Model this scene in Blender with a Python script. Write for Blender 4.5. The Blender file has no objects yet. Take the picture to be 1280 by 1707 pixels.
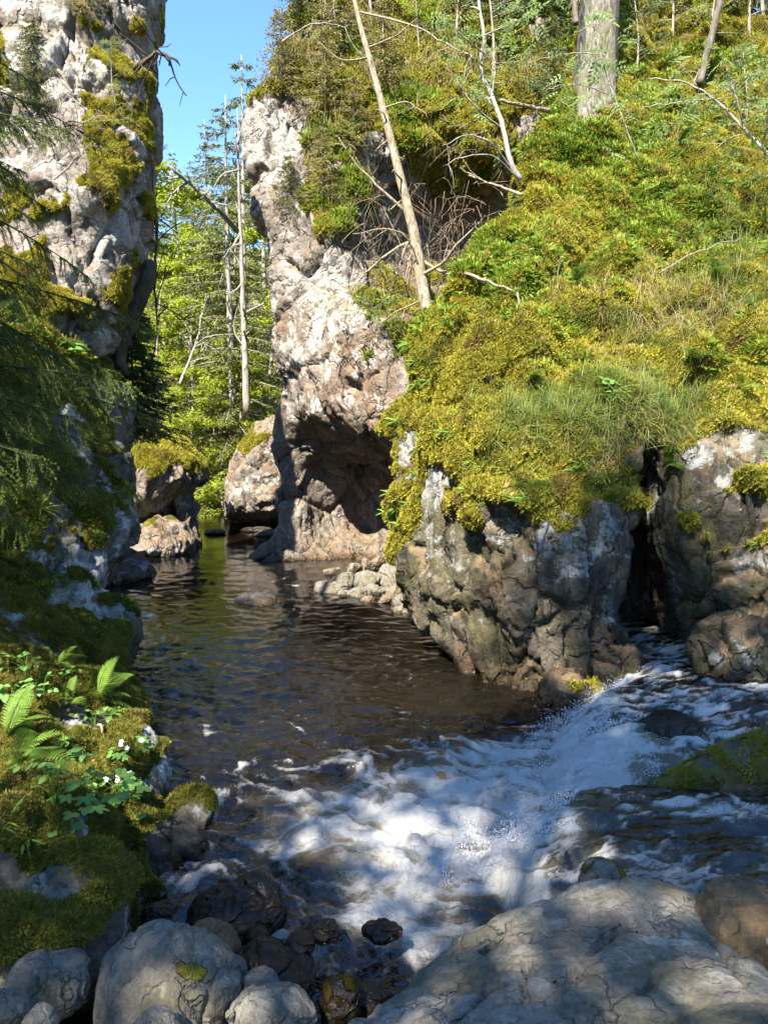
import bpy, math
import numpy as np
from mathutils import Vector, Matrix
R = math.radians
SC = bpy.context.scene
COL = SC.collection

# ---------------------------------------------------------------- camera
CAMH, FPX, HORIZ = 2.4, 1265.0, 720.0
PITCH = math.atan((853.5 - HORIZ) / FPX)
cam_data = bpy.data.cameras.new("camera")
cam = bpy.data.objects.new("camera", cam_data)
COL.objects.link(cam)
cam.location = (0, 0, CAMH)
cam.rotation_euler = (math.pi / 2 - PITCH, 0, 0)
cam_data.sensor_fit = 'VERTICAL'
cam_data.sensor_height = 24
cam_data.lens = 24 * FPX / 1707.0
cam_data.clip_start = 0.05
cam_data.clip_end = 2000
SC.camera = cam

# ---------------------------------------------------------------- sky and sun
SUN_EL, SUN_AZ = 50.0, 205.0            # azimuth of the sun, clockwise from +Y
sdir = Vector((math.sin(R(SUN_AZ)) * math.cos(R(SUN_EL)), math.cos(R(SUN_AZ)) * math.cos(R(SUN_EL)), math.sin(R(SUN_EL))))
world = bpy.data.worlds.new("World")
SC.world = world
world.use_nodes = True
wn = world.node_tree
bg = wn.nodes["Background"]
sky = wn.nodes.new("ShaderNodeTexSky")
sky.sky_type = 'NISHITA'
sky.sun_disc = False
sky.sun_elevation = R(SUN_EL)
sky.sun_rotation = R(SUN_AZ)
sky.air_density = 1.0
sky.dust_density = 0.0
sky.ozone_density = 4.0
sky.altitude = 1500
hs = wn.nodes.new("ShaderNodeHueSaturation")
hs.inputs["Saturation"].default_value = 1.1
wn.links.new(sky.outputs[0], hs.inputs["Color"])
wn.links.new(hs.outputs[0], bg.inputs[0])
bg.inputs[1].default_value = 0.105
sun_data = bpy.data.lights.new("sun", 'SUN')
sun_data.energy = 4.5
sun_data.angle = R(0.53)
sun_data.color = (1.0, 0.94, 0.84)
sun = bpy.data.objects.new("sun", sun_data)
COL.objects.link(sun)
sun.rotation_euler = sdir.to_track_quat('Z', 'Y').to_euler()
sun.location = (-20, -20, 40)
SC.view_settings.view_transform = 'Standard'
SC.view_settings.look = 'None'
SC.view_settings.gamma = 1.0
SC.view_settings.exposure = 2.2
SC.view_settings.use_curve_mapping = False
SC.render.engine = 'CYCLES'
SC.cycles.max_bounces = 6
SC.cycles.use_adaptive_sampling = True
SC.cycles.adaptive_threshold = 0.035
SC.cycles.diffuse_bounces = 2
SC.cycles.glossy_bounces = 2
SC.cycles.transmission_bounces = 4
SC.cycles.transparent_max_bounces = 8
SC.cycles.caustics_reflective = False
SC.cycles.caustics_refractive = False
SC.cycles.sample_clamp_indirect = 4.0

# ---------------------------------------------------------------- maths helpers
CP, SP = math.cos(PITCH), math.sin(PITCH)
def W(px, py, d):
    """photo pixel (1280 x 1707) at distance d along +Y -> world point"""
    a = (px - 640.0) / FPX
    b = (853.5 - py) / FPX
    fy = CP + b * SP
    fz = -SP + b * CP
    s = d / fy
    return np.array([a * s, d, CAMH + fz * s])
def W0(px, py, z=0.0):
    """photo pixel on the horizontal plane at height z"""
    b = (853.5 - py) / FPX
    fy = CP + b * SP
    fz = -SP + b * CP
    s = (z - CAMH) / fz
    return np.array([(px - 640.0) / FPX * s, fy * s, z])
def PXY(p):
    p = np.asarray(p, float)
    v = p - np.array([0, 0, CAMH])
    dep = v[..., 1] * CP - v[..., 2] * SP
    up = v[..., 1] * SP + v[..., 2] * CP
    return 640 + FPX * v[..., 0] / dep, 853.5 - FPX * up / dep
def hsh(ix, iy, iz, seed):
    h = (ix.astype(np.uint32) * np.uint32(374761393) + iy.astype(np.uint32) * np.uint32(668265263)
         + iz.astype(np.uint32) * np.uint32(2147483647) + np.uint32((seed * 2654435761) & 0xffffffff))
    h = (h ^ (h >> np.uint32(13))) * np.uint32(1274126177)
    h = (h ^ (h >> np.uint32(15))) * np.uint32(2246822519)
    return h ^ (h >> np.uint32(16))
GR = np.array([[1,1,0],[-1,1,0],[1,-1,0],[-1,-1,0],[1,0,1],[-1,0,1],[1,0,-1],[-1,0,-1],[0,1,1],[0,-1,1],[0,1,-1],[0,-1,-1],[1,1,0],[-1,1,0],[0,-1,1],[0,-1,-1]], np.float32)
def perlin(p, seed=0):
    p = np.asarray(p, np.float32)
    i = np.floor(p).astype(np.int32)
    f = p - i
    u = f * f * f * (f * (f * 6 - 15) + 10)
    out = np.zeros(len(p), np.float32)
    for dx in (0, 1):
        wx = u[:, 0] if dx else 1 - u[:, 0]
        for dy in (0, 1):
            wy = u[:, 1] if dy else 1 - u[:, 1]
            for dz in (0, 1):
                wz = u[:, 2] if dz else 1 - u[:, 2]
                g = GR[hsh(i[:, 0] + dx, i[:, 1] + dy, i[:, 2] + dz, seed) & np.uint32(15)]
                out += wx * wy * wz * (g[:, 0] * (f[:, 0] - dx) + g[:, 1] * (f[:, 1] - dy) + g[:, 2] * (f[:, 2] - dz))
    return out
def fbm(p, octv=4, gain=0.5, lac=2.03, seed=0, ridge=False):
    p = np.asarray(p, np.float32)
    o = np.zeros(len(p), np.float32)
    a, t = 1.0, 0.0
    for k in range(octv):
        n = perlin(p, seed + k * 17)
        o += a * ((1 - 2 * np.abs(n)) if ridge else n)
        t += a
        a *= gain
        p = p * lac + 3.7
    return o / t * (1.0 if ridge else 1.6)
def worley(p, seed=0):
    """F1, F2, hash of the nearest cell, offset from its centre"""
    p = np.asarray(p, np.float32)
    i = np.floor(p).astype(np.int32)
    n = len(p)
    f1 = np.full(n, 9, np.float32); f2 = np.full(n, 9, np.float32)
    hid = np.zeros(n, np.uint32); off = np.zeros((n, 3), np.float32)
    for dx in (-1, 0, 1):
        for dy in (-1, 0, 1):
            for dz in (-1, 0, 1):
                h = hsh(i[:, 0] + dx, i[:, 1] + dy, i[:, 2] + dz, seed)
                c = np.stack([(h & 1023) / 1023.0 + dx, ((h >> 10) & 1023) / 1023.0 + dy, ((h >> 20) & 1023) / 1023.0 + dz], 1).astype(np.float32) + i
                v = p - c
                d = np.sqrt((v * v).sum(1))
                m = d < f1
                f2 = np.where(m, f1, np.minimum(f2, d))
                f1 = np.where(m, d, f1)
                hid = np.where(m, h, hid)
                off[m] = v[m]
    return f1, f2, hid, off
def hrand(h, k=0):
    h = (h ^ np.uint32(k * 7919 + 13)) * np.uint32(2246822519)
    h = (h ^ (h >> np.uint32(15))) * np.uint32(3266489917)
    return ((h ^ (h >> np.uint32(16))) & np.uint32(65535)) / 65535.0
def facet(p, seed=0, tilt=0.5, step=0.3):
    """broken-rock relief: tilted planes per cell with steps between the cells"""
    f1, f2, h, o = worley(p, seed)
    g = np.stack([hrand(h, 1), hrand(h, 2), hrand(h, 3)], 1) * 2 - 1
    return (o * g).sum(1) * tilt + (hrand(h, 4) - 0.5) * step, f2 - f1
def sstep(a, b, x):
    t = np.clip((x - a) / (b - a), 0, 1)
    return t * t * (3 - 2 * t)
def smin(a, b, k):
    h = np.clip(0.5 + 0.5 * (b - a) / k, 0, 1)
    return b + (a - b) * h - k * h * (1 - h)
def smax(a, b, k):
    return -smin(-a, -b, k)
def poly_sdf(P, U, V):
    """signed distance to a polygon in 2D (negative inside)"""
    P = np.asarray(P, float)
    d2 = np.full(U.shape, 1e9)
    ins = np.zeros(U.shape, bool)
    n = len(P)
    for k in range(n):
        a, b = P[k], P[(k + 1) % n]
        e = b - a
        wu, wv = U - a[0], V - a[1]
        t = np.clip((wu * e[0] + wv * e[1]) / max(e @ e, 1e-12), 0, 1)
        d2 = np.minimum(d2, (wu - e[0] * t) ** 2 + (wv - e[1] * t) ** 2)
        c = (a[1] > V) != (b[1] > V)
        with np.errstate(divide='ignore', invalid='ignore'):
            xx = a[0] + (V - a[1]) * e[0] / (e[1] if abs(e[1]) > 1e-12 else 1e-12)
        ins ^= c & (U < xx)
    d = np.sqrt(d2)
    return np.where(ins, -d, d)
def rbf(pts, vals):
    """smooth interpolation through scattered 2D points"""
    pts = np.asarray(pts, float); vals = np.asarray(vals, float)
    n = len(pts)
    D = np.linalg.norm(pts[:, None] - pts[None], axis=2)
    A = np.zeros((n + 3, n + 3))
    A[:n, :n] = D - 0.03 * np.eye(n)
    A[:n, n] = 1; A[:n, n + 1:] = pts
    A[n, :n] = 1; A[n + 1:, :n] = pts.T
    w = np.linalg.solve(A, np.concatenate([vals, [0, 0, 0]]))
    def f(U, V):
        o = w[n] + w[n + 1] * U + w[n + 2] * V
        for k in range(n):
            o = o + w[k] * np.sqrt((U - pts[k, 0]) ** 2 + (V - pts[k, 1]) ** 2)
        return o
    return f
def surface_nets(F, org, vox):
    F = F.astype(np.float32).copy()
    for ax in range(3):
        for e in (0, -1):
            s = [slice(None)] * 3; s[ax] = e
            F[tuple(s)] = np.maximum(F[tuple(s)], vox * 0.5)
    I = F < 0
    nx, ny, nz = F.shape
    cnt = np.zeros((nx - 1, ny - 1, nz - 1), np.int8)
    for a in (0, 1):
        for b in (0, 1):
            for c in (0, 1):
                cnt += I[a:nx - 1 + a, b:ny - 1 + b, c:nz - 1 + c]
    act = (cnt > 0) & (cnt < 8)
    cells = np.argwhere(act)
    idx = np.full(act.shape, -1, np.int64)
    idx[act] = np.arange(len(cells))
    acc = np.zeros((len(cells), 3)); num = np.zeros(len(cells))
    cs = [(a, b, c) for a in (0, 1) for b in (0, 1) for c in (0, 1)]
    for p in cs:
        for ax in range(3):
            if p[ax]: continue
            q = list(p); q[ax] = 1
            f0 = F[cells[:, 0] + p[0], cells[:, 1] + p[1], cells[:, 2] + p[2]]
            f1 = F[cells[:, 0] + q[0], cells[:, 1] + q[1], cells[:, 2] + q[2]]
            m = (f0 < 0) != (f1 < 0)
            t = np.where(m, f0 / np.where(m, f0 - f1, 1), 0)
            pt = np.tile(np.array(p, float), (len(cells), 1)); pt[:, ax] = t
            acc[m] += pt[m]; num[m] += 1
    V = (cells + acc / num[:, None]) * vox + np.asarray(org)
    quads = []
    for ax in range(3):
        s0 = [slice(None)] * 3; s1 = [slice(None)] * 3
        s0[ax] = slice(0, -1); s1[ax] = slice(1, None)
        o = [a for a in range(3) if a != ax]
        for a in o:
            s0[a] = slice(1, -1); s1[a] = slice(1, -1)
        A, B = I[tuple(s0)], I[tuple(s1)]
        e = np.argwhere(A != B)
        fl = A[A != B]
        c = e.copy()
        for a in o: c[:, a] += 1
        u, v = o
        def cell(du, dv):
            k = c.copy(); k[:, u] -= du; k[:, v] -= dv
            return idx[k[:, 0], k[:, 1], k[:, 2]]
        q = np.stack([cell(1, 1), cell(0, 1), cell(0, 0), cell(1, 0)], 1)
        flip = ~fl if ax != 1 else fl
        q[flip] = q[flip][:, ::-1]
        quads.append(q)
    return V, np.concatenate(quads)
def subdivide(V, Q):
    n = len(V)
    E = np.stack([Q, np.roll(Q, -1, 1)], 2).reshape(-1, 2)
    Es = np.sort(E, 1)
    key = Es[:, 0] * n + Es[:, 1]
    uk, inv = np.unique(key, return_inverse=True)
    mid = (V[uk // n] + V[uk % n]) / 2
    fc = V[Q].mean(1)
    inv = inv.reshape(-1, 4) + n
    c = np.arange(len(Q)) + n + len(mid)
    Q2 = np.concatenate([np.stack([Q[:, k], inv[:, k], c, inv[:, (k + 3) % 4]], 1) for k in range(4)])
    return np.concatenate([V, mid, fc]), Q2
def normals(V, Q):
    fn = np.cross(V[Q[:, 2]] - V[Q[:, 0]], V[Q[:, 3]] - V[Q[:, 1]])
    N = np.stack([np.bincount(Q.ravel(), np.repeat(fn[:, a], 4), len(V)) for a in range(3)], 1)
    return N / np.maximum(np.linalg.norm(N, axis=1), 1e-9)[:, None]
def smooth(V, Q, it=1, f=0.5):
    E = np.stack([Q, np.roll(Q, -1, 1)], 2).reshape(-1, 2)
    a = np.concatenate([E[:, 0], E[:, 1]]); b = np.concatenate([E[:, 1], E[:, 0]])
    deg = np.maximum(np.bincount(a, minlength=len(V)), 1)
    for _ in range(it):
        S = np.stack([np.bincount(a, V[b, k], len(V)) for k in range(3)], 1) / deg[:, None]
        V = V + (S - V) * f
    return V
def mesh_np(name, V, Q, mat=None, attrs=None, flat=False):
    """mesh from arrays; Q is (n,3) or (n,4)"""
    V = np.asarray(V, np.float32); Q = np.asarray(Q, np.int32)
    me = bpy.data.meshes.new(name)
    k = Q.shape[1]
    me.vertices.add(len(V)); me.vertices.foreach_set("co", V.ravel())
    me.loops.add(Q.size); me.loops.foreach_set("vertex_index", Q.ravel())
    me.polygons.add(len(Q)); me.polygons.foreach_set("loop_start", np.arange(0, Q.size, k, dtype=np.int32))
    for an, av in (attrs or {}).items():
        av = np.asarray(av, np.float32)
        if av.ndim == 1:
            at = me.attributes.new(an, 'FLOAT', 'POINT'); at.data.foreach_set("value", av)
        else:
            at = me.attributes.new(an, 'FLOAT_VECTOR', 'POINT'); at.data.foreach_set("vector", av.ravel())
    me.update(calc_edges=True)
    if flat:
        me.polygons.foreach_set("use_smooth", np.zeros(len(Q), bool))
    if mat: me.materials.append(mat)
    return me
def obj(name, me, parent=None, label=None, cat=None, group=None, kind=None, loc=None):
    o = bpy.data.objects.new(name, me)
    COL.objects.link(o)
    if parent: o.parent = parent
    if label: o["label"] = label
    if cat: o["category"] = cat
    if group: o["group"] = group
    if kind: o["kind"] = kind
    if loc is not None: o.location = loc
    return o
RNG = np.random.default_rng(7)
def grid_body(lo, hi, vox, fn, sub=1, sm=1):
    """mesh of the solid fn(X,Y,Z) < 0 inside the box lo..hi"""
    ax = [np.arange(lo[k], hi[k] + vox, vox) for k in range(3)]
    X, Y, Z = ax[0][:, None, None], ax[1][None, :, None], ax[2][None, None, :]
    F = fn(X, Y, Z)
    F = np.broadcast_to(F, (len(ax[0]), len(ax[1]), len(ax[2])))
    V, Q = surface_nets(F, lo, vox)
    for k in range(sub):
        V, Q = subdivide(V, Q)
        V = smooth(V, Q, sm, 0.5)
    return V, Q
def ell(X, Y, Z, c, r, rz=0.0):
    """approximate distance to an ellipsoid"""
    x, y, z = X - c[0], Y - c[1], Z - c[2]
    if rz:
        cz, sz = math.cos(rz), math.sin(rz)
        x, y = x * cz + y * sz, -x * sz + y * cz
    k = np.sqrt((x / r[0]) ** 2 + (y / r[1]) ** 2 + (z / r[2]) ** 2)
    return (k - 1) * min(r)
def capsule(X, Y, Z, a, b, r):
    a = np.asarray(a); b = np.asarray(b); e = b - a
    t = np.clip(((X - a[0]) * e[0] + (Y - a[1]) * e[1] + (Z - a[2]) * e[2]) / (e @ e), 0, 1)
    return np.sqrt((X - a[0] - e[0] * t) ** 2 + (Y - a[1] - e[1] * t) ** 2 + (Z - a[2] - e[2] * t) ** 2) - r
# ---------------------------------------------------------------- materials
class NT:
    def __init__(s, name):
        s.m = bpy.data.materials.new(name); s.m.use_nodes = True
        s.t = s.m.node_tree; s.b = s.t.nodes["Principled BSDF"]; s.out = s.t.nodes["Material Output"]
    def n(s, typ, ins=None, **kw):
        nd = s.t.nodes.new("ShaderNode" + typ)
        for k, v in kw.items(): setattr(nd, k, v)
        for k, v in (ins or {}).items(): s.set(nd.inputs[k], v)
        return nd
    def set(s, sock, v):
        if isinstance(v, bpy.types.NodeSocket): s.t.links.new(v, sock)
        elif isinstance(v, (tuple, list)) and len(v) == 3 and sock.type == 'RGBA': sock.default_value = (*v, 1)
        else: sock.default_value = v
    def noise(s, scale, detail=4, rough=0.55, vec=None, dist=0.0):
        nd = s.n("TexNoise", {"Scale": scale, "Detail": detail, "Roughness": rough, "Distortion": dist})
        s.t.links.new(vec if vec is not None else s.pos(), nd.inputs["Vector"])
        return nd.outputs["Fac"]
    def pos(s):
        if not hasattr(s, "_p"):
            s._p = s.n("TexCoord").outputs["Object"]
        return s._p
    def mapped(s, scale=(1, 1, 1), rot=(0, 0, 0)):
        return s.n("Mapping", {"Vector": s.pos(), "Scale": scale, "Rotation": rot}).outputs[0]
    def ramp(s, fac, stops, interp='LINEAR'):
        nd = s.n("ValToRGB", {"Fac": fac}); cr = nd.color_ramp; cr.interpolation = interp
        while len(cr.elements) < len(stops): cr.elements.new(0.5)
        for e, (p, c) in zip(cr.elements, stops):
            e.position = p
            e.color = (c, c, c, 1) if isinstance(c, (int, float)) else (*c, 1)
        return nd.outputs["Color"]
    def mix(s, fac, a, b, typ='MIX'):
        nd = s.n("Mix", data_type='RGBA', blend_type=typ)
        s.set(nd.inputs[0], fac); s.set(nd.inputs[6], a); s.set(nd.inputs[7], b)
        return nd.outputs[2]
    def math(s, op, a, b=0.0, clamp=False):
        nd = s.n("Math", operation=op, use_clamp=clamp)
        s.set(nd.inputs[0], a); s.set(nd.inputs[1], b)
        return nd.outputs[0]
    def attr(s, name):
        return s.n("Attribute", attribute_name=name).outputs["Fac"]
    def bump(s, h, strength, dist, normal=None):
        nd = s.n("Bump", {"Height": h, "Strength": strength, "Distance": dist})
        if normal is not None: s.t.links.new(normal, nd.inputs["Normal"])
        return nd.outputs[0]

def rock_mat(name, dark, light, lichen, stain, moss_a=(0.075, 0.080, 0.010), moss_b=(0.27, 0.25, 0.028), lich_th=0.56, grain=1.0, streak=0.6, algae=0.5, litter=0.0, bumpd=.05):
    t = NT(name)
    n1 = t.noise(1.3 * grain, 6, 0.6); n2 = t.noise(9 * grain, 5, 0.65); n3 = t.noise(60 * grain, 3, 0.6)
    base = t.mix(t.ramp(n1, [(0.32, 0.0), (0.68, 1.0)]), dark, light)
    base = t.mix(t.ramp(n2, [(0.35, 0.75), (0.5, 0.0)]), base, t.mix(0.55, base, (0.03, 0.028, 0.026)))
    # thin mineral bands
    wv = t.n("TexWave", {"Scale": 1.6 * grain, "Distortion": 9.0, "Detail": 4, "Detail Scale": 1.4, "Vector": t.mapped((0.8, 0.8, 1.7), (0.5, 0.3, 0.2))}, wave_type='BANDS').outputs["Fac"]
    base = t.mix(t.ramp(wv, [(0.0, 0.35), (0.5, 0.0)]), base, t.mix(0.5, base, (0.05, 0.045, 0.04)))
    # brown mineral stain, running down the face
    st = t.noise(1.0, 5, 0.6, vec=t.mapped((1.6, 1.6, 0.5)))
    base = t.mix(t.math('MULTIPLY', t.ramp(st, [(0.48, 0.0), (0.66, 1.0)]), 0.75), base, stain)
    # pale crustose lichen with hard outlines
    v = t.noise(2.6 * grain, 5, 0.62, dist=0.6); v2 = t.noise(17 * grain, 4, 0.6)
    lf = t.math('ADD', t.math('MULTIPLY', v, 0.8), t.math('MULTIPLY', v2, 0.2))
    lf = t.math('ADD', lf, t.math('MULTIPLY', t.math('SUBTRACT', t.attr("lichen"), 0.5), 0.35))
    lm = t.ramp(lf, [(lich_th, 0.0), (lich_th + 0.03, 1.0)])
    lcol = t.mix(n3, (lichen[0] * 0.6, lichen[1] * 0.6, lichen[2] * 0.58), lichen)
    base = t.mix(t.math('MULTIPLY', lm, 0.85), base, lcol)
    sp = t.ramp(t.noise(38 * grain, 2, 0.5), [(0.62, 0.0), (0.68, 1.0)])
    base = t.mix(t.math('MULTIPLY', sp, 0.22), base, (0.30, 0.29, 0.26))
    # dark water streaks and an olive algae film
    sk = t.noise(1.0, 5, 0.62, vec=t.mapped((4.5, 4.5, 0.55)))
    base = t.mix(t.math('MULTIPLY', t.ramp(sk, [(0.50, 0.0), (0.62, 1.0)]), streak), base, t.mix(0.7, base, (0.022, 0.019, 0.014)))
    al = t.math('ADD', t.noise(1.7, 5, 0.65), t.math('MULTIPLY', t.math('SUBTRACT', t.noise(24, 3, 0.6), 0.5), 0.25))
    base = t.mix(t.math('MULTIPLY', t.ramp(al, [(0.46, 0.0), (0.58, 1.0)]), algae), base, (0.062, 0.056, 0.017))
    fn = t.noise(30 * grain, 6, 0.75)
    base = t.mix(t.ramp(fn, [(0.38, 0.55), (0.56, 0.0)]), base, t.mix(0.6, base, (0.02, 0.018, 0.015)))
    if litter:
        nz = t.n("SeparateXYZ", {"Vector": t.n("NewGeometry").outputs["Normal"]}).outputs[2]
        base = t.mix(t.math('MULTIPLY', t.ramp(nz, [(0.45, 0.0), (0.65, 1.0)]), litter), base, t.mix(t.ramp(n2, [(0.35, 0.0), (0.65, 1.0)]), (0.07, 0.045, 0.022), (0.22, 0.15, 0.08)))
    # moss film and cushions
    mn = t.noise(2.2, 5, 0.6); mf = t.noise(45, 3, 0.7); mg = t.noise(9, 4, 0.6)
    ma = t.math('ADD', t.attr("moss"), t.math('MULTIPLY', t.math('SUBTRACT', t.noise(14, 5, 0.65), 0.5), 0.9))
    mm = t.ramp(ma, [(0.46, 0.0), (0.56, 1.0)])
    mcol = t.mix(t.ramp(mn, [(0.3, 0.0), (0.7, 1.0)]), moss_a, moss_b)
    mcol = t.mix(t.ramp(mg, [(0.4, 0.8), (0.56, 0.0)]), mcol, (0.085, 0.055, 0.018))
    mcol = t.mix(t.ramp(mf, [(0.35, 0.7), (0.6, 0.0)]), mcol, (0.025, 0.030, 0.006))
    col = t.mix(mm, base, mcol)
    wet = t.attr("wet")
    col = t.mix(wet, col, t.mix(1.0, col, (0.34, 0.27, 0.19), 'MULTIPLY'))
    t.set(t.b.inputs["Base Color"], col)
    r = t.mix(mm, (0.82, 0.82, 0.82), (1, 1, 1))
    t.set(t.b.inputs["Roughness"], t.mix(wet, r, (0.22, 0.22, 0.22)))
    t.set(t.b.inputs["Specular IOR Level"], t.mix(mm, (0.35, 0.35, 0.35), (0.05, 0.05, 0.05)))
    vor = t.n("TexVoronoi", {"Scale": 5.0 * grain, "Vector": t.mapped((1, 1, 1.5), (0.3, 0.2, 0))}, feature='DISTANCE_TO_EDGE').outputs["Distance"]
    ck = t.ramp(vor, [(0.0, 0.0), (0.05, 1.0)])
    wn_ = t.n("TexNoise", {"Scale": 2.5 * grain, "Detail": 4, "Vector": t.pos()}).outputs["Color"]
    wv_ = t.n("VectorMath", {0: t.mapped((1, 1, 0.62), (0.35, 0.25, 0.1)), 1: t.n("VectorMath", {0: wn_, 1: (0.35, 0.35, 0.35)}, operation='MULTIPLY').outputs[0]}, operation='ADD').outputs[0]
    v1 = t.n("TexVoronoi", {"Scale": 2.2 * grain, "Vector": wv_}, feature='F1', distance='MANHATTAN').outputs["Distance"]
    v2 = t.n("TexVoronoi", {"Scale": 7.0 * grain, "Vector": wv_}, feature='F1', distance='MANHATTAN').outputs["Distance"]
    e1 = t.n("TexVoronoi", {"Scale": 2.2 * grain, "Vector": wv_}, feature='DISTANCE_TO_EDGE').outputs["Distance"]
    crk = t.math('MULTIPLY', t.ramp(e1, [(0.0, 1.0), (0.035, 0.0)]), t.ramp(t.noise(1.9 * grain, 3, .6), [(0.45, 0.0), (0.6, 1.0)]))
    h = t.math('ADD', t.math('MULTIPLY', t.noise(12 * grain, 8, 0.68), 1.0), t.math('MULTIPLY', ck, 0.05))
    h = t.math('SUBTRACT', h, t.math('ADD', t.math('MULTIPLY', v1, 1.3), t.math('MULTIPLY', v2, 0.45)))
    h = t.math('SUBTRACT', h, t.math('MULTIPLY', crk, 1.2))
    hm = t.math('ADD', t.math('MULTIPLY', mf, 0.7), t.math('MULTIPLY', t.noise(130, 2, 0.6), 0.5))
    hh = t.mix(mm, h, hm)
    t.set(t.b.inputs["Normal"], t.bump(hh, 1.0, bumpd))
    return t.m

def leaf_mat(name, a, b, trans=0.35, rough=0.6, scale=1.5, brown=0.0):
    t = NT(name)
    oi = t.n("ObjectInfo").outputs["Random"]
    wp = t.n("NewGeometry").outputs["Position"]
    f = t.math('ADD', t.math('MULTIPLY', t.noise(scale, 3, 0.6, vec=wp), 0.75), t.math('MULTIPLY', t.attr("tint"), 0.5))
    c = t.mix(t.ramp(f, [(0.35, 0.0), (0.8, 1.0)]), a, b)
    if brown:
        c = t.mix(t.ramp(t.noise(2.3, 4, 0.65, vec=wp), [(0.54, 0.0), (0.64, brown)]), c, (0.17, 0.115, 0.04))
        c = t.mix(t.ramp(t.noise(1.3, 3, 0.6, vec=wp), [(0.56, 0.0), (0.66, brown)]), c, (a[0] * .5, a[1] * .85, a[2]))
    c = t.mix(t.math('MULTIPLY', oi, 0.3), c, t.mix(0.5, c, a))
    t.set(t.b.inputs["Base Color"], c); t.b.inputs["Roughness"].default_value = rough
    t.b.inputs["Specular IOR Level"].default_value = 0.25
    tr = t.n("BsdfTranslucent", {"Color": c})
    ms = t.n("MixShader", {"Fac": trans})
    t.t.links.new(t.b.outputs[0], ms.inputs[1]); t.t.links.new(tr.outputs[0], ms.inputs[2])
    t.t.links.new(ms.outputs[0], t.out.inputs[0])
    return t.m

def bark_mat(name, a, b, moss=0.0, scale=6):
    t = NT(name)
    n = t.noise(1.0, 6, 0.65, vec=t.mapped((scale * 2, scale * 2, scale * 0.5)))
    c = t.mix(t.ramp(n, [(0.35, 0.0), (0.65, 1.0)]), a, b)
    if moss:
        c = t.mix(t.math('MULTIPLY', t.ramp(t.noise(7, 7, 0.75), [(0.46, 0.0), (0.56, 1.0)]), moss), c, t.mix(t.noise(50, 3, .7), (0.03, 0.035, 0.006), (0.17, 0.155, 0.03)))
    t.set(t.b.inputs["Base Color"], c); t.b.inputs["Roughness"].default_value = 0.9
    t.b.inputs["Specular IOR Level"].default_value = 0.15
    t.set(t.b.inputs["Normal"], t.bump(n, 0.8, 0.02))
    return t.m

M = {}
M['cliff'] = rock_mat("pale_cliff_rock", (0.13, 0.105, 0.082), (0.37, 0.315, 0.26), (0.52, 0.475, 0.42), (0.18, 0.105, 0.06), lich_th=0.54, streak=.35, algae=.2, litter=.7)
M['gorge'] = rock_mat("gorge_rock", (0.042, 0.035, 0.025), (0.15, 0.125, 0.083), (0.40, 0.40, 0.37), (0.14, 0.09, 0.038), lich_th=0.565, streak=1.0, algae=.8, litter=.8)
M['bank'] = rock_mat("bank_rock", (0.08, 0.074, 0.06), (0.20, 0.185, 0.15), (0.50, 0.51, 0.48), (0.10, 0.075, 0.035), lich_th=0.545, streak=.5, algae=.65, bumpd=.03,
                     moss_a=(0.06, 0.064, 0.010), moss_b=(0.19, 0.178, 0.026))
M['boulder'] = rock_mat("river_boulder_rock", (0.135, 0.122, 0.098), (0.28, 0.258, 0.21), (0.36, 0.345, 0.30), (0.155, 0.12, 0.075), lich_th=0.60, grain=2.2, streak=.15, algae=.35, bumpd=.016)
M['darkrock'] = rock_mat("wet_dark_rock", (0.028, 0.026, 0.025), (0.07, 0.064, 0.058), (0.10, 0.10, 0.09), (0.07, 0.04, 0.02), lich_th=0.72, grain=1.8, algae=.3, bumpd=.014)
M['brownrock'] = rock_mat("brown_river_rock", (0.10, 0.065, 0.030), (0.22, 0.155, 0.075), (0.28, 0.25, 0.18), (0.20, 0.10, 0.035), lich_th=0.66, grain=1.8, algae=.4, bumpd=.014)
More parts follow.
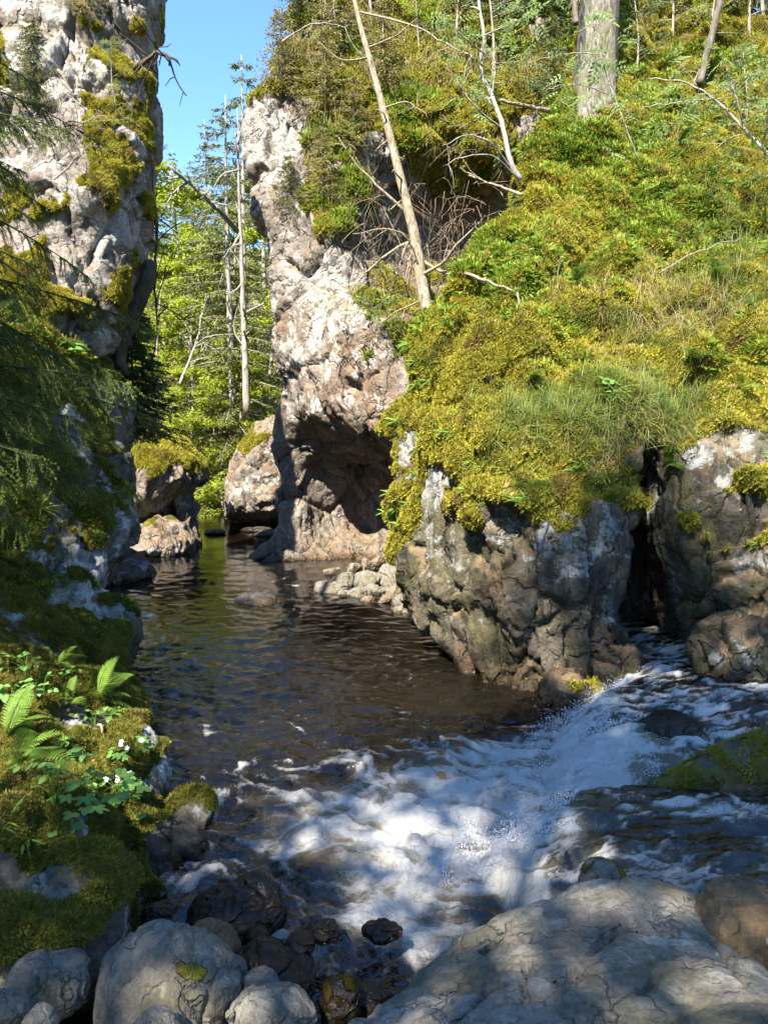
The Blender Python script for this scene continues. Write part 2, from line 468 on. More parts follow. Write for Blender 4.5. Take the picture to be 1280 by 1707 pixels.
# ---------------------------------------------------------------- landforms
def paint(V, blobs):
    """soft spots given by where they lie on the rock: (px, py, rx, ry, weight)"""
    px, py = PXY(V)
    o = np.zeros(len(V), np.float32)
    for (x, y, rx, ry, w) in blobs:
        o += w * np.exp(-(((px - x) / rx) ** 2 + ((py - y) / ry) ** 2))
    return o
def finish_rock(V, Q, mat, name, moss_up=0.6, moss_bias=-0.1, spots=(), lich=(), amp=(0.10, 0.07, 0.03, 0.012), fs=(0.75, 0.24), aniso=(1, 1, 0.6),
                cush=0.05, wet=(0.02, 0.18), seed=1, crack=0.05, mossn=1.1, tip=(0.15, 0.25), local=None, mound=0.0, mscale=1.0, ridg=1.3, mvar=.55):
    N = normals(V, Q)
    L = V if local is None else V * local
    pa = (V + 0.12 * np.stack([perlin(L * 2.1, seed + 91), perlin(L * 2.1, seed + 92), perlin(L * 2.1, seed + 93)], 1)) * np.array(aniso)
    ang = 0.35
    pr = np.stack([pa[:, 0] + pa[:, 2] * math.sin(ang), pa[:, 1], pa[:, 2] * math.cos(ang) - 0.3 * pa[:, 0]], 1)
    up = N[:, 2]
    ms = moss_bias + moss_up * sstep(tip[0], tip[0] + 0.6, up) + mvar * fbm(V * mossn, 4, 0.55, seed=seed + 5) + paint(V, spots)
    moss = sstep(0.30, 0.62, ms)
    d = amp[0] * fbm(V * 1.1, 3, seed=seed)
    f1, e1 = facet(pr / fs[0], seed + 1, 0.9, 0.5)
    f2, e2 = facet(pr / fs[1], seed + 2, 0.9, 0.5)
    d1 = amp[1] * f1 - crack * np.exp(-(e1 / 0.05) ** 2)
    d2 = amp[2] * f2 - crack * 0.35 * np.exp(-(e2 / 0.07) ** 2)
    d3 = amp[3] * fbm(V * 9, 4, 0.6, seed=seed + 3)
    rs = 1.0 / fs[0]
    d3 = d3 + amp[1] * ridg * (fbm(pr * rs * 1.3, 5, 0.55, seed=seed + 21, ridge=True) - .45)
    for (sc_, wd_, dp_, ax_) in ((rs * .9, .020, 1.0, (1, 1, .45)), (rs * 1.7, .024, .6, (.6, .6, 1.3)), (rs * 4.0, .03, .25, (1, 1, .8))):
        cn = fbm(pr * sc_ * np.array(ax_), 3, .55, seed=seed + 31)
        gate = sstep(-.1, .25, perlin(V * rs * .8, seed + 33))
        d3 = d3 - crack * 1.3 * dp_ * np.exp(-(cn / wd_) ** 2) * gate
    w1 = worley(V / 0.17, seed + 7)[0]; w2 = worley(V / 0.06, seed + 8)[0]
    cu = cush * (0.9 * (1 - w1) + 0.28 * (1 - w2) + 0.5 * fbm(V * 2.5, 2, seed=seed + 9)) 
    D = d + (d1 + d2 + d3) * (1 - 0.75 * moss) + moss * cu
    if mound:
        b1, b2, bh, bo = worley((V + .25 * np.stack([perlin(V * 1.3, seed + 61), perlin(V * 1.3, seed + 62), perlin(V * 1.3, seed + 63)], 1)) / (.75 * mscale), seed + 12)
        b3 = worley(V / (.34 * mscale), seed + 13)[0]
        D = D + mound * moss * (1.5 * (.55 - b1) + .5 * (.5 - b3) + .9 * (hrand(bh, 5) - .5))
    V2 = V + N * D[:, None]
    wz = 1 - sstep(wet[0], wet[1], V2[:, 2] + 0.05 * fbm(V * 3, 2, seed=seed + 11))
    lc = np.clip(0.5 + paint(V, lich), 0, 1)
    me = mesh_np(name, V2, Q, mat, {"moss": moss, "wet": wz, "lichen": lc})
    return me, V2, moss
def cwd(rows):
    return np.array([W(*r) for r in rows])
BODY = {}
def keep(name, V, Q, moss):
    BODY[name] = (V, normals(V, Q), Q, moss)

# --- right cliff with its mossy slope (front surface y = f(x, z))
C_A = cwd([(860,1165,6.8),(800,1140,7.05),(930,1190,6.55),(1000,1160,6.8),(1060,1130,7.0),(1130,1100,7.2),(1280,1120,6.7),
  (668,1010,8.2),(700,1000,7.95),(740,1000,7.55),(790,1020,7.25),(830,1000,6.8),(900,1000,6.65),(960,1000,6.7),(1040,1000,7.0),(1150,1000,6.9),(1200,1000,6.6),(1280,1000,6.4),
  (672,880,8.2),(760,880,7.5),(850,850,6.95),(950,850,6.8),(1040,850,7.0),(1150,850,7.0),(1220,830,6.75),(1280,850,6.6),
  (690,740,8.3),(740,730,7.9),(810,740,7.45),(900,760,7.1),(960,760,6.95),(1050,740,7.15),(1180,720,7.1),(1280,700,6.95),
  (720,630,8.5),(780,620,8.2),(850,660,7.9),(930,690,7.5),(1000,690,7.5),(1080,650,7.7),(1200,640,7.5),(1280,630,7.4),
  (880,600,7.85),(960,590,7.9),(1020,610,7.9),(1100,560,8.4),(1210,540,8.3),(1280,540,8.1),
  (770,530,8.7),(840,500,8.8),(930,520,8.7),(1010,500,8.9),(800,450,9.2),(900,420,9.4),(1000,420,9.6),(1150,420,9.6),(1280,420,9.3),
  (880,320,10.3),(1000,300,10.7),(1150,300,10.7),(1280,300,10.5),(950,170,12.0),(1050,160,12.2),(1200,160,12.3),(1280,160,12.2),
  (1000,0,14.6),(1150,0,14.7),(1280,0,14.7),(1400,300,10.4),(1400,0,14.6),(1400,700,6.9),(1400,1000,6.3)])
fA = rbf(C_A[:, [0, 2]], C_A[:, 1])
S_A = np.concatenate([cwd([(655,905,8.3),(664,960,8.2),(672,1010,8.1),(700,1052,7.9),(738,1084,7.7),(770,1118,7.5),(790,1150,7.25)])[:, [0, 2]],
  [[0.85, -0.9], [6.6, -0.9], [6.6, 12.0], [4.4, 12.0]],
  cwd([(1000,40,13.8),(958,140,12.4),(925,210,11.5),(880,310,10.3),(845,400,9.5),(790,455,9.2),(748,525,8.9),(728,575,8.7),(700,650,8.5),(688,710,8.4),(672,800,8.3)])[:, [0, 2]]])
CREV = cwd([(1104,715,7),(1078,790,7),(1062,880,7),(1046,960,7),(1044,1040,7),(1072,1160,7),(1195,1160,7),(1160,1080,7),(1142,1010,7),(1132,940,7),(1122,860,7),(1120,780,7)])[:, [0, 2]]
def sdfA(X, Y, Z):
    x, z = X[:, :, 0], Z[0]
    U, Vv = np.broadcast_arrays(x, z)
    f = fA(U, Vv)
    gx, gz = np.gradient(f, x[:, 0], z[0])
    n = np.sqrt(1 + np.minimum(gx ** 2 + gz ** 2, 9))
    s = poly_sdf(S_A, U, Vv)
    F = (f[:, None, :] - Y) / n[:, None, :]
    F = smax(F, s[:, None, :], 0.30)
    F = smax(F, Y - (f[:, None, :] + 1.6), 0.3)
    c = poly_sdf(CREV, U, Vv)[:, None, :]
    F = smax(F, -np.maximum(c, Y - (f[:, None, :] + 1.3)), 0.08)
    for a, b, r in (((778,870,7.1),(772,1120,6.9),.10), ((905,960,6.5),(900,1075,6.45),.05), ((910,1085,6.4),(915,1160,6.4),.06), ((868,900,6.8),(835,990,6.75),.06),
                    ((945,840,6.65),(930,1060,6.55),.045), ((985,920,6.65),(960,1100,6.6),.06), ((1015,950,6.75),(980,1110,6.7),.045), ((800,640,8.0),(788,760,7.5),.10),
                    ((710,770,8.15),(690,960,8.0),.06), ((760,760,7.8),(735,900,7.5),.07), ((1165,1010,6.75),(1290,1060,6.4),.05), ((1150,930,6.8),(1290,880,6.5),.05), ((735,930,7.6),(760,1110,7.3),.12), ((1000,870,6.75),(990,960,6.7),.05), ((830,1000,6.75),(800,1100,6.85),.07), ((1240,760,6.8),(1180,900,6.8),.05)):
        F = smax(F, -capsule(X, Y, Z, W(*a), W(*b), r), 0.06)
    # rounded wet knobs at the foot
    for c, r in (((940,1165,6.5),(.24,.3,.27)), ((1035,1125,6.75),(.24,.3,.30)), ((1000,1180,6.45),(.3,.3,.14)), ((1250,1090,6.3),(.5,.4,.35))):
        F = smin(F, ell(X, Y, Z, W(*c), r), 0.05)
    return F
V, Q = grid_body((-0.1, 5.9, -0.8), (6.7, 15.6, 11.2), 0.066, sdfA, 1)
sp_A = [(740,830,50,40,.35),(860,820,70,30,.3),(1160,880,30,40,.3),(1260,800,50,30,.3),(985,780,40,30,.3),(800,860,25,50,.3),(800,700,90,50,.5),(730,740,55,80,.6),(950,720,130,50,.6),(880,780,60,40,.4),(960,800,120,35,.35),(1230,660,80,50,.3),(1010,930,60,40,-.5),(860,1080,100,120,-1.2),(930,980,120,80,-.3),
        (1000,430,260,260,.55),(760,560,60,60,.4),(860,880,50,60,.1),(690,880,30,60,.25),(1080,1100,120,60,-.4),(1200,1080,90,70,-.35),(1265,1060,70,80,-.9),(1240,960,60,40,.2),(1220,740,60,40,-.5),(840,950,50,60,.25),(760,1000,60,60,.1)]
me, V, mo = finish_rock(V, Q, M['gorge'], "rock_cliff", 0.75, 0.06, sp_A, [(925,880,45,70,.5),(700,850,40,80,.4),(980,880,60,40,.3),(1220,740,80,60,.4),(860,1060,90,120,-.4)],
    amp=(.07, .075, .030, .012), seed=11, aniso=(1.3, 1, 0.55), cush=.075, mvar=.8, mound=.30, crack=.085, wet=(.04, .36))
keep('A', V, Q, mo)
obj("rock_cliff", me, label="mossy fluted rock cliff with steep green slope right of the pool", kind='structure')

# --- overhanging cliff behind the pool
C_B = cwd([(400,165,14.8),(450,170,14.3),(520,190,14.6),(600,200,14.8),(700,230,15.0),(800,240,15.2),(405,300,14.6),(450,300,14.1),(520,330,13.9),(560,300,14.2),
  (445,390,14.3),(500,420,13.7),(560,400,13.4),(600,330,14.3),(650,330,15.3),(720,330,16.2),(800,360,16.6),(860,400,16.6),(620,430,14.6),(700,440,16.0),(620,500,13.4),(700,490,14.9),(800,490,15.6),(680,390,16.0),(760,400,16.6),
  (455,500,14.0),(520,520,13.4),(580,520,13.0),(660,540,12.6),(740,560,12.4),(820,560,12.6),(455,590,13.9),(500,620,13.4),(560,640,12.8),(640,660,12.3),(720,660,12.1),(820,660,12.2),
  (468,615,13.9),(520,690,13.2),(600,735,12.6),(680,765,12.2),(820,770,12.2),
  (475,660,14.25),(520,722,14.2),(600,765,14.3),(680,795,14.3),(470,740,14.3),(540,780,14.8),(620,810,15.1),(680,820,14.6),
  (470,800,14.2),(500,850,14.3),(560,860,15.1),(620,880,15.2),(660,870,14.2),(690,850,13.4),(480,900,14.2),(540,905,14.5),(600,905,14.6),(655,900,13.9),(425,932,14.1),(480,936,14.05),(560,934,14.1),(630,930,13.9),(680,930,13.2),
  (430,1000,13.8),(560,1000,13.8),(680,1000,13.0),(500,60,15.6),(650,60,16.2),(800,60,17.0),(500,-60,16.5),(800,-80,18.5),(950,200,16),(950,0,18)])
fB = rbf(C_B[:, [0, 2]], C_B[:, 1])
S_B = np.concatenate([cwd([(408,938,14.1),(440,915,14.1),(470,880,14.2),(470,820,14.2),(452,770,14.2),(455,700,14.2),(468,645,14.2),(462,600,14),(450,545,14),(452,470,14),(448,410,14.1),(436,372,14.2),(405,350,14.4),(400,318,14.4),(416,290,14.4),(405,250,14.4),(398,200,14.5),(408,158,14.6),(440,148,14.6),(470,90,15),(490,0,15.5),(520,-120,16.5)])[:, [0, 2]],
  [[5.5, 13.5], [5.5, -.8], [-2.6, -.8]]])
def sdfB(X, Y, Z):
    x, z = X[:, :, 0], Z[0]
    U, Vv = np.broadcast_arrays(x, z)
    f = fB(U, Vv)
    gx, gz = np.gradient(f, x[:, 0], z[0])
    n = np.sqrt(1 + np.minimum(gx ** 2 + gz ** 2, 9))
    s = poly_sdf(S_B, U, Vv)
    F = smax((f[:, None, :] - Y) / n[:, None, :], s[:, None, :], 0.22)
    F = smax(F, Y - (f[:, None, :] + 1.6), 0.4)
    for a, b, r in (((600,780,14.9),(650,880,15.1),.14), ((530,790,14.7),(490,840,14.3),.10), ((570,800,14.9),(590,890,15.1),.10), ((425,240,14.3),(445,290,14.0),.14), ((500,445,13.5),(515,470,13.4),.07),
                    ((590,640,12.7),(600,660,12.6),.14), ((620,570,12.8),(625,600,12.6),.10)):
        F = smax(F, -capsule(X, Y, Z, W(*a), W(*b), r), 0.08)
    return F
V, Q = grid_body((-3.0, 11.6, -0.7), (4.6, 19.2, 12.2), 0.098, sdfB, 1)
sp_B = [(560,350,80,60,.7),(600,100,160,110,.9),(720,200,130,120,.7),(570,620,55,18,.5),(540,660,30,25,.4),(600,600,30,15,.4),(455,520,14,40,.5),(820,120,100,100,.5),(480,430,30,30,.2),
        (450,230,45,70,-1.2),(430,320,30,50,-.8),(530,520,70,90,-.8),(560,420,40,60,-.3),(650,700,100,60,-.8),(500,900,120,60,-1.4),(560,800,100,80,-1.0),(700,400,90,60,-.5),(520,270,30,60,.6),(780,280,90,50,.5),(630,905,70,40,-1.6)]
me, V, mo = finish_rock(V, Q, M['cliff'], "overhanging_cliff", 0.8, -0.08, sp_B, [(540,500,60,90,.5),(440,220,50,60,.4),(560,820,110,80,-.6),(500,890,90,60,-.3),(700,600,50,60,-.3),(720,390,120,90,-.9)],  # lichen cut back over the gully, its recess shade put into the colour
    ridg=.5, amp=(.06, .12, .05, .015), fs=(0.95, .34), seed=23, aniso=(1, 1, 0.75), cush=.10, wet=(-.02, .16), crack=.10, mound=.2, mvar=.7)
keep('B', V, Q, mo)
obj("overhanging_cliff", me, label="pale sunlit rock cliff overhanging a hollow above the pool", kind='structure')

# --- tall cliff on the left
C_C = cwd([(0,0,10.9),(100,0,10.9),(180,0,10.9),(232,0,11.3),(0,200,10.6),(100,200,10.5),(190,200,10.6),(238,200,11.2),(0,400,10.2),(120,400,10.3),(200,400,10.5),(244,400,11.2),
  (100,470,10.1),(180,520,10.3),(60,560,9.9),(150,600,10.3),(60,700,9.6),(190,650,11.2),(215,700,11.4),(100,800,10.2),(230,800,11.6),(-80,300,10.4),(-80,600,9.6),(160,960,11.4),(230,960,12),(150,300,10.2),(130,110,10.5),(200,90,11.2),(170,330,10.1)])
fC = rbf(C_C[:, [0, 2]], C_C[:, 1])
S_C = np.concatenate([cwd([(236,-140,11.2),(234,60,11.2),(238,120,11.2),(236,180,11.2),(245,260,11.2),(247,330,11.2),(240,430,11.2),(244,455,11.2),(226,520,11.2),(196,580,11.2),(196,620,11.4),(212,660,11.5),(216,740,11.6),(196,800,11.6),(185,1010,11.8)])[:, [0, 2]], [[-5.7, -.7], [-5.7, 11.5]]])
def sdfC(X, Y, Z):
    x, z = X[:, :, 0], Z[0]
    U, Vv = np.broadcast_arrays(x, z)
    f = fC(U, Vv)
    gx, gz = np.gradient(f, x[:, 0], z[0])
    n = np.sqrt(1 + np.minimum(gx ** 2 + gz ** 2, 9))
    F = smax((f[:, None, :] - Y) / n[:, None, :], poly_sdf(S_C, U, Vv)[:, None, :], 0.2)
    F = smax(F, Y - (f[:, None, :] + 1.15), 0.5)
    for a, b, r in (((150,20,10.5),(195,130,10.6),.16), ((100,230,10.2),(130,280,10.1),.12)):
        F = smax(F, -capsule(X, Y, Z, W(*a), W(*b), r), 0.1)
    return F
V, Q = grid_body((-6.0, 8.8, -0.6), (-2.9, 14.0, 10.0), 0.085, sdfC, 1)
me, V, mo = finish_rock(V, Q, M['cliff'], "left_cliff", 0.8, 0.14, [(120,320,60,40,.25),(200,470,30,60,.3),(215,560,30,60,.3),(60,420,50,60,.3),(180,230,40,110,.35),(140,480,70,50,.45),(200,300,40,80,.35),(210,130,40,80,.3),(80,60,50,70,-.7),(70,250,60,60,-.6),(165,395,50,45,-.8),(210,700,40,60,-.4),(40,600,60,120,.4)],
    [(80,100,80,90,.4),(170,390,60,50,.4)], ridg=.6, amp=(.08, .13, .05, .02), fs=(1.0, .36), seed=37, cush=.05, crack=.10, mound=.10, mvar=.95, mossn=1.7)
keep('C', V, Q, mo)
obj("left_cliff", me, label="tall sunlit rock cliff with moss ledges at upper left", kind='structure')

# --- left bank: height over plan, stepping up from the shoreline
def shore(rows): return np.array([W0(*r)[:2] for r in rows])
H_L = cwd([(0,1700,2.9),(60,1600,3.1),(150,1640,3.0),(230,1560,3.5),(0,1480,3.3),(120,1480,3.6),(0,1330,3.9),(100,1330,4.1),(200,1380,4.1),(260,1420,4.2),(0,1250,4.4),(100,1240,4.7),(190,1260,4.8),(250,1290,4.8),(285,1330,4.7),
  (0,1120,5.2),(80,1100,5.5),(150,1130,5.7),(200,1170,5.8),(225,1210,5.7),(20,1010,6.2),(60,1040,6.3)])
fL = rbf(H_L[:, :2], H_L[:, 2])
P_L = np.concatenate([shore([(238,1560),(262,1500),(345,1452),(330,1390),(298,1330),(284,1270),(252,1205),(222,1150),(176,1105),(120,1085)]), [[-4.6, 7.4], [-5.5, 5], [-4.2, 2.2], [-1.6, 2.6]]])
def sdfL(X, Y, Z):
    x, y = X[:, :, 0], Y[0, :, 0][None, :]
    U, Vv = np.broadcast_arrays(x, y)
    h = fL(U, Vv)
    gx, gy = np.gradient(h, x[:, 0], y[0])
    n = np.sqrt(1 + np.minimum(gx ** 2 + gy ** 2, 9))
    F = (Z - h[:, :, None]) / n[:, :, None]
    F = smax(F, poly_sdf(P_L, U, Vv)[:, :, None] + 0.05 - 0.12 * sstep(0, .7, Z), 0.16)
    F = smin(F, ell(X, Y, Z, W(95,1560,3.15), (.30, .36, .30)), 0.05)
    F = smin(F, ell(X, Y, Z, W(285,1430,4.25), (.26, .4, .26)), 0.06)
    F = smin(F, ell(X, Y, Z, W(40,1430,3.55), (.32, .35, .36)), 0.06)
    F = smin(F, ell(X, Y, Z, W(215,1290,4.8), (.28, .35, .30)), 0.06)
    F = smax(F, -capsule(X, Y, Z, W(112,1380,3.75), W(125,1470,3.5), .09), 0.08)
    F = smax(F, -capsule(X, Y, Z, W(190,1420,4.0), W(205,1530,3.6), .08), 0.08)
    return F
V, Q = grid_body((-4.2, 2.3, -0.5), (-0.7, 7.3, 2.3), 0.044, sdfL, 1)
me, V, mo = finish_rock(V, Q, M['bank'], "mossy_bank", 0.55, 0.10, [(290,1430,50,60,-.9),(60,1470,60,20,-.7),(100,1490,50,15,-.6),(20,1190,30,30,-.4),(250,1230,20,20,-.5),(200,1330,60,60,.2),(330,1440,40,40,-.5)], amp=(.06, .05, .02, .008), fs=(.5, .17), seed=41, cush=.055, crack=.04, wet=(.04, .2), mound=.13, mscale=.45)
keep('L', V, Q, mo)
obj("mossy_bank", me, label="dark mossy river bank in shade at lower left", kind='structure')

# --- the two lichened rocks farther along the left bank
def rock_blobs(blobs, k, lo, hi, vox, cuts=(), sub=1, ck=.06):
    def f(X, Y, Z):
        F = None
        for b in blobs:
            e = ell(X, Y, Z, *b)
            F = e if F is None else smin(F, e, k)
        for (n, p) in cuts:
            n = np.asarray(n, float); n = n / np.linalg.norm(n)
            F = smax(F, (X - p[0]) * n[0] + (Y - p[1]) * n[1] + (Z - p[2]) * n[2], ck)
        return F
    return grid_body(lo, hi, vox, f, sub)
H_M = cwd([(0,1010,6.6),(60,1000,6.9),(120,1000,7.2),(170,1010,7.4),(0,930,7.0),(80,900,7.4),(140,900,7.8),(190,880,8.3),(222,858,8.8),(0,800,7.4),(80,800,7.9),(150,800,8.5),(205,830,8.9),
  (0,700,7.9),(70,690,8.4),(130,700,8.9),(180,760,9.3),(20,600,8.6),(90,600,9.2),(-80,900,6.8),(-80,700,7.6),(215,820,9.6),(150,690,9.6),(100,570,10.0)])
fM = rbf(H_M[:, :2], H_M[:, 2])
P_M = np.array([W(165,1050,7.1)[:2], W(195,1060,7.5)[:2], W(200,1000,7.9)[:2], W(215,900,8.6)[:2], W(226,858,9.1)[:2], W(215,830,9.8)[:2], [-4.4, 11.2], [-8, 11.2], [-8, 6.3], [-3.7, 6.3]])
def sdfM(X, Y, Z):
    x, y = X[:, :, 0], Y[0, :, 0][None, :]
    U, Vv = np.broadcast_arrays(x, y)
    h = fM(U, Vv)
    gx, gy = np.gradient(h, x[:, 0], y[0])
    n = np.sqrt(1 + np.minimum(gx ** 2 + gy ** 2, 9))
    F = (Z - h[:, :, None]) / n[:, :, None]
    p = poly_sdf(P_M, U, Vv)[:, :, None]
    F = smax(F, p + 0.45 * sstep(1.25, .55, Z) * sstep(7.3, 8.2, Y), 0.14)
    F = smin(F, ell(X, Y, Z, W(135,1060,7.4), (.52, .62, .42), 0.5), 0.06)
    F = smin(F, ell(X, Y, Z, W(60,1010,7.2), (.6, .62, .4), 0.2), 0.06)
    return F
V, Q = grid_body((-6.6, 6.0, -0.5), (-2.2, 11.0, 4.0), 0.058, sdfM, 1)
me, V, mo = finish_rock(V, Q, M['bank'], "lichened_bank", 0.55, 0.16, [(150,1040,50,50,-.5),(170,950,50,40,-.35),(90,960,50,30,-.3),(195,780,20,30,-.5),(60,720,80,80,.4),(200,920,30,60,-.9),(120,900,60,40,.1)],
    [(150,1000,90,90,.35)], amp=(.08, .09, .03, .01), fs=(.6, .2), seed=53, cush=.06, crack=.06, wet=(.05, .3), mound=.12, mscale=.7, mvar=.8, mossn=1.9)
keep('M', V, Q, mo)
obj("lichened_bank", me, label="mossy rock bank with pale lichen patches beside the dark water", kind='structure')

# --- generic loose rock
def make_rock(name, c, r, mat, label=None, cat='rock', group=None, rz=0.0, seed=1, cuts=6, vox=None, moss=-.45, spots=(), lich=(), amp=None, sub=1, wet=(.03, .12), blobs=(), cutr=(0.72, 0.98), kind=None, crack=.006, parent=None, cuts_n=()):
    rg = np.random.default_rng(seed * 131 + 7)
    m = max(r)
    vox = vox or max(m / 16, 0.012)
    ext = m * 1.25
    cl = []
    for k in range(cuts):
        n = rg.normal(size=3); n /= np.linalg.norm(n)
        sup = math.sqrt(((n * np.array(r)) ** 2).sum())
        cl.append((n, n * sup * rg.uniform(*cutr)))
    for n, s in cuts_n:
        n = np.array(n, float); n /= np.linalg.norm(n)
        cl.append((n, n * math.sqrt(((n * np.array(r)) ** 2).sum()) * s))
    bl = [((0, 0, 0), tuple(r))] + list(blobs)
    lo = np.array([min(b[0][k] - b[1][k] for b in bl) for k in range(3)]) - 0.15 * m
    hi = np.array([max(b[0][k] + b[1][k] for b in bl) for k in range(3)]) + 0.15 * m
    V, Q = rock_blobs(bl, 0.05 + .2 * min(r), lo, hi, vox, cl, sub, min(.06, .16 * min(r)))
    cz, sz = math.cos(rz), math.sin(rz)
    V = np.stack([V[:, 0] * cz - V[:, 1] * sz, V[:, 0] * sz + V[:, 1] * cz, V[:, 2]], 1) + np.asarray(c)
    a = amp or (m * .06, m * .05, m * .02, m * .010)
    me, V2, mo = finish_rock(V, Q, mat, name, .45, moss, spots, lich, amp=a, fs=(m * .9, m * .33), seed=seed, cush=.02, crack=max(crack, m * .05), wet=wet, mossn=3.2, aniso=(1, 1, .8), ridg=1.6)
    c = np.asarray(c, float)
    me.vertices.foreach_set("co", (V2 - c).astype(np.float32).ravel()); me.update()
    o = obj(name, me, parent, label, cat if not parent else None, group, kind, tuple(c))
    return o
# ---------------------------------------------------------------- valley floor and hills
RIV = np.array([[-1.1,3.2],[0.3,2.9],[1.2,3.3],[9,3.2],[9,7.0],[1.5,8.0],[2.2,12.0],[2.0,15.8],[-1.5,15.9],[-2.4,18],[-2.6,24],[-3.0,29],[-5.6,31],[-6.2,26],[-5.4,20],[-4.6,15.5],[-4.6,11.5],[-3.3,8.2],[-1.9,5.4]])
def ground_h(x, y):
    d = poly_sdf(RIV, x, y)
    near = sstep(9, 4, y)
    s = 0.72 * (1 - near) + 0.16 * near
    s = np.where((y > 26), 0.42, s)
    far = np.maximum(d - 0.5, 0)
    h = -0.75 + np.clip(d + 0.3, 0, 0.8) * 0.95 + far * s * (1 - 0.35 * sstep(10, 60, far))
    # the camera's own bank stays low
    h = np.where(far > 0, np.minimum(h, 0.35 + 60 * sstep(6, 200, np.hypot(x, y) * (y < 6) + 1000 * (y >= 6))), h)
    p = np.stack([x.ravel() * .25, y.ravel() * .25, np.zeros(x.size)], 1)
    n = fbm(p, 4, seed=77).reshape(x.shape)
    return h + n * np.clip(d, 0.05, 3) * 0.35
def axis(a, b, lo, hi, fine, coarse):
    o = [lo]
    while o[-1] < hi:
        v = o[-1]
        o.append(v + (fine if a <= v <= b else min(coarse, fine + 0.25 * (a - v if v < a else v - b))))
    return np.array(o)
gx, gy = axis(-12, 12, -260, 260, .3, 22), axis(-4, 45, -160, 420, .3, 22)
X, Y = np.meshgrid(gx, gy, indexing='ij')
Z = ground_h(X, Y)
GV = np.stack([X, Y, Z], 2).reshape(-1, 3)
nx, ny = len(gx), len(gy)
ii, jj = np.meshgrid(np.arange(nx - 1), np.arange(ny - 1), indexing='ij')
k = (ii * ny + jj).ravel()
GQ = np.stack([k, k + ny, k + ny + 1, k + 1], 1)
t = NT("forest_floor")
f = t.noise(0.8, 6, 0.65); g = t.noise(14, 4, 0.7); q = t.noise(0.25, 4, 0.6)
c = t.mix(t.ramp(f, [(0.35, 0), (0.65, 1)]), (0.14, 0.085, 0.045), (0.22, 0.155, 0.09))
c = t.mix(t.ramp(q, [(0.42, 0), (0.58, 1)]), c, (0.10, 0.125, 0.02))
c = t.mix(t.ramp(g, [(0.35, .7), (0.6, 0)]), c, (0.045, 0.035, 0.02))
sx = t.n("SeparateXYZ", {"Vector": t.n("NewGeometry").outputs["Position"]})
bed = t.ramp(t.math('ADD', t.math('MULTIPLY', sx.outputs[2], 2.0), 0.5), [(0.35, 1.0), (0.6, 0.0)])
c = t.mix(bed, c, t.mix(t.ramp(t.noise(3, 5, .6), [(0.4, 0), (0.6, 1)]), (0.055, 0.042, 0.02), (0.17, 0.105, 0.04)))
t.set(t.b.inputs["Base Color"], c); t.b.inputs["Roughness"].default_value = 0.95
t.set(t.b.inputs["Normal"], t.bump(g, 0.8, 0.06))
M['ground'] = t.m
obj("ground", mesh_np("ground", GV, GQ, M['ground']), kind='structure')
def gz(x, y):
    return float(ground_h(np.array([[float(x)]]), np.array([[float(y)]]))[0, 0])
# ---------------------------------------------------------------- the river
FOOT_Y = np.array([3.0, 3.5, 3.8, 4.0, 4.25, 4.5, 4.9, 5.3, 5.75, 6.1, 6.4, 7.0, 9.0])
FOOT_X = np.array([0.70, 0.62, 0.56, 0.56, 0.70, 0.98, 1.10, 1.18, 1.36, 1.62, 1.90, 2.1, 2.5])
ys = [2.3]
while ys[-1] < 33: ys.append(ys[-1] + max(0.0125, ys[-1] ** 2 / (758 * 2.4) * 1.1))
ys = np.array(ys)
us = np.linspace(-0.62, 0.66, 620)
U, Yw = np.meshgrid(us, ys, indexing='ij')
Xw = U * (Yw + 1.6)
x, y = Xw.ravel(), Yw.ravel()
p2 = np.stack([x, y, np.zeros_like(x)], 1)
xf = np.interp(y, FOOT_Y, FOOT_X) + 0.09 * fbm(p2 * 2.2, 3, seed=5)
s = x - xf
casc = (y < 8.5)
Hc = np.interp(y, [3.0, 4.0, 4.3, 4.62, 4.9, 5.5, 6.2, 6.8, 8], [.34, .34, .30, .10, .20, .33, .36, .34, .3])
sl = np.clip(s / 0.58, 0, 1)
rise = np.where(casc, Hc * (1 - (1 - sl) ** 2.2) + 0.07 * np.maximum(s - .58, 0), 0)
rise *= (s > 0)
# churned, foamy pool
FO = np.array([W0(*r)[:2] for r in [(960,1205),(860,1212),(740,1225),(600,1262),(480,1300),(370,1330),(345,1400),(380,1470),(462,1500),(450,1580),(470,1640),(600,1670),(760,1650),(900,1560),(960,1400),(1010,1330)]])
fd = -poly_sdf(FO, Xw, Yw).ravel()
inpool = sstep(-0.35, 0.75, fd)
tail = np.exp(-np.maximum(-fd, 0) / 0.55) * 0.42                      # thinning streaks outside
wq = np.stack([x + 0.22 * perlin(p2 * 1.9, 3) + .06 * perlin(p2 * 6, 8), y * 1.0 + 0.22 * perlin(p2 * 1.9, 4) + .06 * perlin(p2 * 6, 9), np.zeros_like(x)], 1)
rot = math.radians(28)
wr = np.stack([wq[:, 0] * math.cos(rot) - wq[:, 1] * math.sin(rot), (wq[:, 0] * math.sin(rot) + wq[:, 1] * math.cos(rot)) * 1.7, np.zeros_like(x)], 1)
n1 = fbm(wr * 1.5, 5, 0.6, seed=31)
n2 = fbm(wr * 5.5, 4, 0.6, seed=37)
rid = fbm(wr * 3.0, 4, 0.55, seed=43, ridge=True)
face = np.where(casc & (s > -0.05), np.exp(-((s - 0.10) / 0.20) ** 2), 0)
face = np.maximum(face, np.where(casc & (y > 4.5) & (y < 5.25), np.exp(-((s - 0.3) / 0.45) ** 2), 0))
amt = np.maximum.reduce([inpool * (1 - 0.0), tail, face * 1.35])
upst = np.where(casc & (s > 0.35), 0.46 * (y > 4.9) + 0.36 * (y <= 4.9), 0)
amt = np.maximum(amt, upst)
